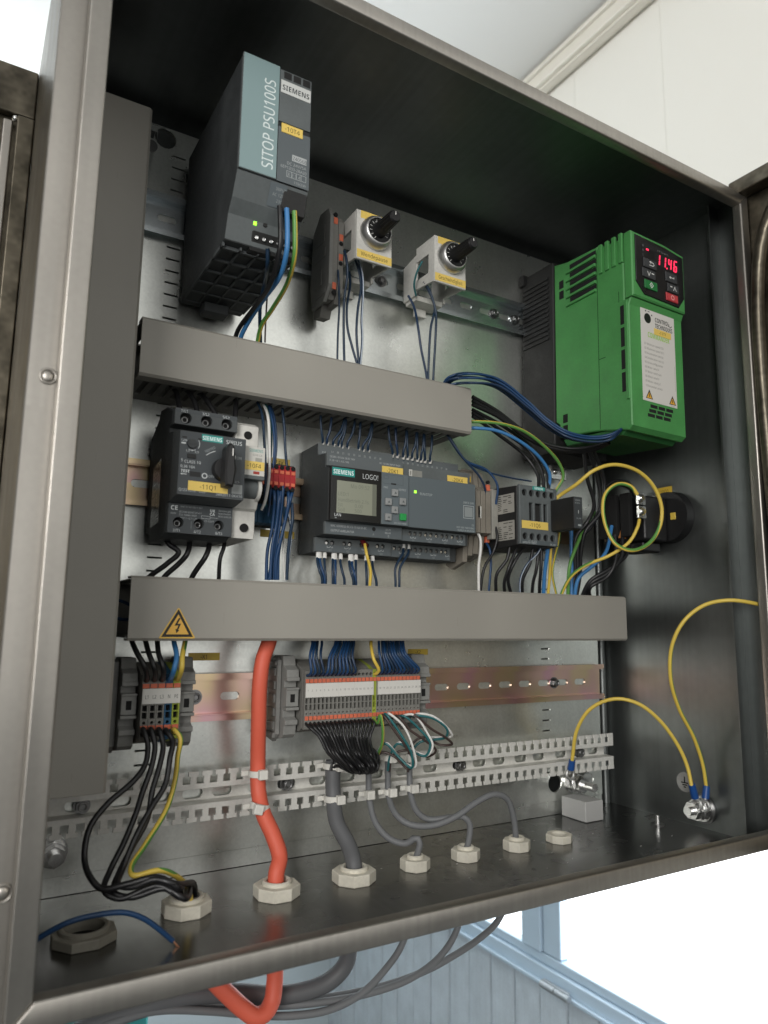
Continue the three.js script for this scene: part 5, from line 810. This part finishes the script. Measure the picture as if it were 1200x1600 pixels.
green(wire('green yellow wire under the green yellow terminal of the long block', [[X2(17), -176.6, 42, 1], [X2(17) + 0.4, -179, 50, 1], [594, 1117, 54], [598, 1136, 54], [597, 1162, 48], [590, 1180, 38]], 1.2, M.ygSide), [-1, 0, 0.4], -0.1, 1.1, 0.3);
[['white', M.wWhite, [[608, 1115], [630, 1134], [644, 1164], [649, 1198], [630, 1190], [604, 1161], [594, 1168], [580, 1200]]], ['teal', M.wTeal, [[603, 1116], [624, 1144], [643, 1178], [643, 1200], [624, 1184], [602, 1162], [592, 1172], [578, 1204]]], ['brown', M.wBrown, [[599, 1118], [618, 1144], [634, 1167], [646, 1190], [638, 1202], [616, 1182], [596, 1176], [577, 1206]]]].forEach(([c, m, q]) => wire(c + ' cable core of the left trio under the long terminal block', [[X2(c === 'white' ? 21 : c === 'teal' ? 20 : 19), -176.6, 42, 1], ...q.map(([x, y], i) => [x, y, [54, 60, 62, 58, 50, 44, 38, 30][i]])], 1.0, m));
[['white', M.wWhite, [[646, 1117], [668, 1146], [676, 1165], [668, 1180], [647, 1173], [624, 1160], [612, 1178], [607, 1200]]], ['teal', M.wTeal, [[631, 1119], [654, 1138], [672, 1162], [665, 1181], [644, 1174], [622, 1162], [610, 1180], [606, 1204]]], ['brown', M.wBrown, [[622, 1119], [640, 1140], [664, 1157], [681, 1173], [668, 1182], [636, 1172], [614, 1180], [608, 1206]]]].forEach(([c, m, q]) => wire(c + ' cable core of the middle trio under the long terminal block', [[X2(c === 'white' ? 24 : c === 'teal' ? 23 : 22), -176.6, 42, 1], ...q.map(([x, y], i) => [x, y, [52, 56, 58, 54, 46, 40, 34, 30][i]])], 1.0, m));
[['white', M.wWhite, [[655, 1115], [676, 1119], [695, 1133], [706, 1150], [690, 1152], [664, 1154], [646, 1172], [640, 1200]]], ['teal', M.wTeal, [[652, 1118], [680, 1124], [699, 1141], [696, 1152], [678, 1156], [656, 1160], [643, 1176], [638, 1204]]], ['brown', M.wBrown, [[646, 1117], [674, 1139], [697, 1153], [706, 1163], [688, 1164], [660, 1152], [642, 1166], [637, 1206]]]].forEach(([c, m, q]) => wire(c + ' cable core of the right trio under the long terminal block', [[X2(c === 'white' ? 28 : c === 'teal' ? 27 : 26), -176.6, 42, 1], ...q.map(([x, y], i) => [x, y, [52, 56, 56, 52, 44, 38, 34, 30][i]])], 1.0, m));

// ---------------------------------------------------------------- sheathed cables, glands, ties
function gland(label, x, z, R, h, inner, bare, mat = M.cream) {
  const y = -286, g = thing('cable_gland', label, 'cable gland', [x, y, z], 'cream cable glands on the floor of the enclosure');
  const s = new THREE.Shape(); for (let k = 0; k < 8; k++) { const a = k / 8 * Math.PI * 2 + 0.3, r = R * (k % 2 ? 1 : 0.97); s[k ? 'lineTo' : 'moveTo'](Math.cos(a) * r, Math.sin(a) * r); } s.holes.push(hole(0, 0, inner));
  part(g, 'nut', new THREE.ExtrudeGeometry(s, { depth: h - 1.4, bevelEnabled: true, bevelThickness: 0.7, bevelSize: 0.7, bevelOffset: -0.7, bevelSegments: 2, curveSegments: 20 }).rotateX(-Math.PI / 2).translate(x, y + 0.7, z), mat);
  if (!bare) part(g, 'thread_ring', toCreasedNormals(new THREE.LatheGeometry([[inner - 1.2, h - 2], [inner - 1.2, h + 2.2], [inner + 0.6, h + 2.6], [inner + 1.6, h + 2], [inner + 1.6, h - 0.3]].map((q) => new THREE.Vector2(...q)), 32).translate(x, y, z), 0.5), mat);
  part(g, 'bore', cyl([x, y + 0.2, z], [x, y + 0.6, z], inner + 0.3, inner + 0.3, 24), M.hole);
}
gland('cream cable gland holding the black supply wires', 137.1, 66, 16, 8, 9.5);
gland('cream cable gland holding the coral cable', 198.5, 67, 16, 8, 8.4);
gland('cream cable gland holding the thick grey cable', 258.3, 67, 16, 8, 8.4);
gland('cream cable gland of the first thin grey cable from the left', 311.8, 66, 11.6, 8, 5);
gland('cream cable gland of the second thin grey cable from the left', 359.7, 66, 11.6, 8, 5);
gland('cream cable gland of the rightmost thin grey cable', 412.6, 66, 11.6, 8, 5);
gland('empty low cream gland nut at the right end of the row', 460.5, 66, 11.6, 6.4, 6.6, true);
gland('large empty cream gland in the left corner under the loose blue wire', 74, 78, 19, 5.6, 12.5, false, plastic('shaded nylon', lin(0.36, 0.34, 0.29)));  // darker nylon colour stands in for the shade in the left corner
function cable(label, name, pts, r, mat) { return wire(label, pts, r, mat, undefined, name, 'cable'); }
cable('thick coral red cable running from the lower duct through the floor', 'power_cable', [[424, 985, 40], [420, 1004, 42], [411, 1030, 44], [406, 1067, 44], [404, 1130, 40], [403, 1192, 34], [404, 1237, 36], [411, 1270, 44], [427, 1306, 54], [437, 1340, 62], [198, -272, 66.5, 1], [198.5, -300, 67, 1], [430, 1510, 67], [429, 1536, 68], [425, 1564, 70], [414, 1583, 72], [399, 1588, 72], [380, 1576, 70], [358, 1556, 68], [338, 1536, 66], [316, 1512, 64]], 5.6, M.wRed);
cable('thick grey sheathed cable in the middle of the bottom row', 'sheathed_cable', [[521, 1188, 28], [520, 1210, 28], [521, 1246, 30], [526, 1284, 40], [545, 1322, 54], [553, 1350, 64], [258.3, -286, 67, 1], [256, -318, 67, 1], [541, 1504, 62], [516, 1532, 58], [471, 1550, 54], [424, 1555, 50], [376, 1552, 46], [320, 1553, 44], [250, 1566, 46], [170, 1592, 50], [100, 1625, 56]], 6, M.wGreyDark);
cable('first thin grey cable from the left, ending in a short upright kink', 'sheathed_cable', [[576, 1195, 28], [576, 1215, 28], [577, 1246, 30], [586, 1284, 40], [608, 1310, 52], [634, 1318, 62], [650, 1309, 68], [656, 1314, 70], [651, 1338, 68], [311.8, -280, 66, 1], [311.8, -300, 66, 1], [629, 1474, 66], [601, 1516, 66], [564, 1553, 66], [517, 1577, 64], [457, 1587, 60], [400, 1586, 54], [330, 1580, 50], [240, 1580, 50], [160, 1604, 56], [90, 1640, 60]], 2.5, M.wGrey);
cable('second thin grey cable from the left, sweeping to the middle small gland', 'sheathed_cable', [[640, 1190, 28], [640, 1215, 28], [641, 1236, 30], [650, 1266, 40], [668, 1280, 50], [700, 1278, 60], [724, 1276, 66], [734, 1288, 68], [731, 1320, 67], [359.7, -280, 66, 1], [359.7, -304, 66, 1], [713, 1455, 66], [685, 1497, 66], [639, 1530, 66], [573, 1553, 62], [494, 1567, 58], [424, 1572, 50], [340, 1568, 44], [250, 1574, 44], [160, 1600, 50], [90, 1636, 56]], 2.5, M.wGrey);
cable('longest thin grey cable, arching over to the rightmost small gland', 'sheathed_cable', [[606, 1190, 28], [606, 1215, 28], [607, 1243, 30], [618, 1272, 42], [640, 1288, 52], [676, 1290, 60], [712, 1276, 66], [745, 1253, 68], [772, 1241, 70], [792, 1248, 70], [803, 1280, 68], [806, 1312, 66], [412.6, -282, 65, 1], [412.6, -306, 65, 1], [779, 1437, 66], [751, 1465, 66], [709, 1493, 66], [667, 1516, 64], [597, 1541, 60], [510, 1558, 52], [424, 1563, 42], [340, 1560, 36], [250, 1568, 36], [160, 1596, 44], [90, 1630, 50]], 2.5, M.wGrey);
{ const e = [137, -284, 66]; solo('sheathed_cable', 'cut grey sheath end around the black wires in the first large gland', 'cable', cyl([137, -292, 66], [138, -276.5, 66.5], 6.6, 6.6, 20), M.wGreyDark); }
function tie(label, px, py, z, r, tilt = 0, side = 1) {
  const c = at(px, py, z), t = thing('cable_tie', label, 'cable tie', c);
  const d = [Math.sin(tilt), Math.cos(tilt), 0];
  part(t, 'strap', toCreasedNormals(new THREE.LatheGeometry([[r + 0.3, -2.2], [r + 1.5, -2.2], [r + 1.5, 2.2], [r + 0.3, 2.2]].map((q) => new THREE.Vector2(...q)), 28), 0.4).rotateZ(-tilt).translate(...c), M.tie);
  part(t, 'strap_tail', rb(c[0] - r - 6, c[0] - r + 2, c[1] - 1.8, c[1] + 1.8, z - r * 0.5 - 1.4, z - r * 0.5, 0.3), M.tie);
  part(t, 'lock_head', rb(-3.4, 3.4, -3.4, 3.4, -2.4, 2.4, 0.8).rotateZ(-tilt).translate(c[0] + side * r * 0.45, c[1], z + r + 2), M.tie);
}
tie('upper white tie around the coral cable', 403, 1208, 34, 5.6, 0, 0.4);
tie('lower white tie around the coral cable', 406, 1260, 42, 5.7, 0.25, -1.6);
tie('white tie around the thick grey cable', 521, 1247, 30, 6.1, 0, 0.8);
tie('grey upper tie behind the black bundle on the thick grey cable', 520, 1196, 28, 6.1);
tie('white tie around the first thin grey cable from the left', 577, 1240, 30, 2.6, 0, -1.4);
tie('lower white tie around the longest thin grey cable', 607, 1237, 30, 2.6);
tie('upper white tie around the longest thin grey cable', 606, 1184, 28, 2.6, 0, 1.6);
tie('lower white tie around the second thin grey cable', 641, 1231, 30, 2.6);
tie('upper pale tie around the second thin grey cable', 639, 1183, 28, 2.6, 0, -1);

// ---------------------------------------------------------------- earth studs, lugs and their wires
function stack(t, c, dir, parts_) { let d = 0; for (const [name, R, h, n, m] of parts_) { const p = c.map((v, i) => v + dir[i] * d); part(t, name, n ? hexnut(p, dir, R, h, n) : cyl(p, p.map((v, i) => v + dir[i] * h), R, R, 28), m ?? M.bolt); d += h + 0.08; } }
function lug(label, a, b, axis) { // crimped blue sleeve with a bare ring
  const g = thing('cable_lug', label, 'cable lug', a);
  part(g, 'sleeve', [cyl(a, b, 3.4, 3.0, 16)], M.lug); const e = a.map((v, i) => v + (a[i] - b[i]) * 0.55);
  part(g, 'eyelet', [ring(e, 4.6, 1.3, axis), cyl(a, e.map((v, i) => a[i] + (v - a[i]) * 0.5), 1.9, 1.9, 8)], M.silver);
}
{
  const s1 = thing('earth_stud', 'threaded earth stud with nuts at the lower right corner of the plate', 'stud', [541, -256, 0]);
  stack(s1, [541, -256.5, 0.2], [0.0, 0, 1], [['washer', 10, 2, 0], ['nut', 8, 7, 6], ['washer', 9, 1.6, 0], ['washer', 8.4, 1.4, 0], ['nut', 8, 6, 6], ['thread', 4, 14, 0]]);
  part(s1, 'spacer_nut', hexnut([556, -253, 0.2], [0, 0, 1], 7, 9, 6), M.bolt);
  const b = thing('spacer_block', 'small square white block on the floor under the earth stud', 'block', [525, -286, 2]);
  part(b, 'block_body', rb(524, 548, -285.8, -267, 4, 36, 1), std('white block', lin(0.42, 0.42, 0.41), { roughness: 0.5 }));
  const s0 = thing('earth_stud', 'threaded stud with hexagon nut at the lower left corner of the plate', 'stud', [63, -256, 0]);
  stack(s0, [63.2, -256, 0.2], [0, 0, 1], [['washer', 10, 2, 0], ['nut', 8.6, 7, 6], ['washer', 8, 1.6, 0], ['nut', 7, 5, 6], ['thread', 4, 6, 0]]);
  const w = at(1096, 1264, 606, 0), s2 = thing('earth_stud', 'earth stud with stacked washers low on the right wall', 'stud', [609, w[1], w[2]]);
  stack(s2, [609.4, w[1], w[2]], [-1, 0, 0], [['washer', 13, 1.6, 0, M.boltDark], ['washer', 11, 2, 0], ['nut', 8.6, 5, 6], ['washer', 9.6, 1.6, 0], ['washer', 9, 2, 0], ['nut', 8, 6, 6], ['thread', 4, 5, 0]]);
  const e = at(1070, 1222, 609.6, 0), es = thing('earth_symbol', 'round white earth symbol sticker on the right wall', 'sticker', [609.5, e[1], e[2]]);
  const disc = new THREE.CylinderGeometry(9, 9, 0.3, 36).rotateZ(Math.PI / 2).translate(609.6, e[1], e[2]);
  part(es, 'disc', disc, plastic('sticker grey', lin(0.38, 0.38, 0.37)));
  part(es, 'earth_mark', [bx(609.2, 609.44, e[1] - 0.5, e[1] + 5, e[2] - 0.5, e[2] + 0.5), bx(609.2, 609.44, e[1] - 1, e[1], e[2] - 4, e[2] + 4), bx(609.2, 609.44, e[1] - 3, e[1] - 2, e[2] - 2.6, e[2] + 2.6), bx(609.2, 609.44, e[1] - 5, e[1] - 4, e[2] - 1.2, e[2] + 1.2)], M.hole);
  const L0 = pt([892, 1202, 22]), L1 = pt([894, 1188, 25]); lug('blue lug of the short earth wire on the plate stud', L0, L1, [0, 0, 1]);
  const a0 = pt([1086, 1246, 106]), a1 = pt([1081, 1226, 107]); lug('left blue lug on the right wall stud', a0, a1, [1, 0, 0]);
  const b0 = pt([1102, 1248, 112]), b1 = pt([1104, 1228, 112]); lug('right blue lug on the right wall stud', b0, b1, [1, 0, 0]);
  green(wire('short yellow earth wire arching from the plate stud to the right wall stud', [[893, 1194, 24], [895, 1180, 26], [901, 1142, 34], [919, 1111, 46], [943, 1096, 58], [969, 1092, 70], [1000, 1101, 82], [1032, 1127, 92], [1060, 1166, 100], [1074, 1198, 104], [1081, 1230, 107]], 1.75, M.ygSide), [0, -1, -1], -0.1, 1.1, 0.75);
  green(wire('long green yellow earth wire curving from the right wall stud towards the open door', [[1104, 1232, 112], [1098, 1194, 112], [1084, 1152, 112], [1061, 1107, 112], [1048, 1061, 114], [1050, 1009, 120], [1069, 970, 130], [1102, 945, 142], [1140, 938, 156], [1175, 942, 172], [1205, 950, 188], [1240, 966, 204]], 1.75, M.ygSide), [1, 0.2, 0.3], -0.1, 0.62, 0.25);
  const fb = at(1028, 1288, -285.4, 1); const bo = thing('floor_bolt', 'small bolt with washer standing on the floor at the right', 'bolt', fb);
  part(bo, 'washer', cyl([fb[0], -286, fb[2]], [fb[0], -284.8, fb[2]], 6, 6, 24), M.boltDark); part(bo, 'thread', cyl([fb[0], -284.8, fb[2]], [fb[0], -277, fb[2]], 2.4, 2.2, 12), M.bolt);
}
wire('loose blue wire with a bare copper end in the lower left corner', [[40, 1480, 108], [70, 1460, 110], [110, 1440, 112], [155, 1429, 112], [195, 1426, 112], [224, 1435, 112], [250, 1453, 112], [270, 1470, 112]], 1.5, M.wBlue);
for (let k = 0; k < 4; k++) solo('copper_strand', ORD[k] + ' bare copper strand at the end of the loose blue wire', 'strand', tube([[269, 1468, 112], [274 + k * 1.2, 1476 + (k % 2) * 2, 112 + k * 0.4], [281 + k * 1.6, 1488 - k, 112 + k * 0.6]].map(pt), 0.35, 8, 5), M.copper, { group: 'copper strands' });
wire('upper blue wire inside the open left end of the lower duct', [[172, 935, 34], [192, 940, 34], [210, 948, 34], [240, 950, 32]], 1.1, B);
wire('lower blue wire inside the open left end of the lower duct', [[172, 962, 36], [192, 968, 36], [212, 966, 34], [240, 962, 32]], 1.1, B);

{
  const f = []; for (let k = 0; k < 26; k++) { const q = at(330 + rnd() * 800, 1300 + rnd() * 60, -285.7, 1); if (q[0] > 595 || q[2] < 5 || q[2] > 165) continue; f.push(cyl([q[0], -285.8, q[2]], [q[0] + 0.6 + rnd() * 1.4, -285.5, q[2] + rnd() * 1.6 - 0.8], 0.22 + rnd() * 0.2, 0.2, 5)); }
  solo('dust_specks', 'pale specks and offcuts scattered on the floor of the enclosure', 'debris', f, M.white, { kind: 'stuff' });
}
renderer.render(scene, camera);
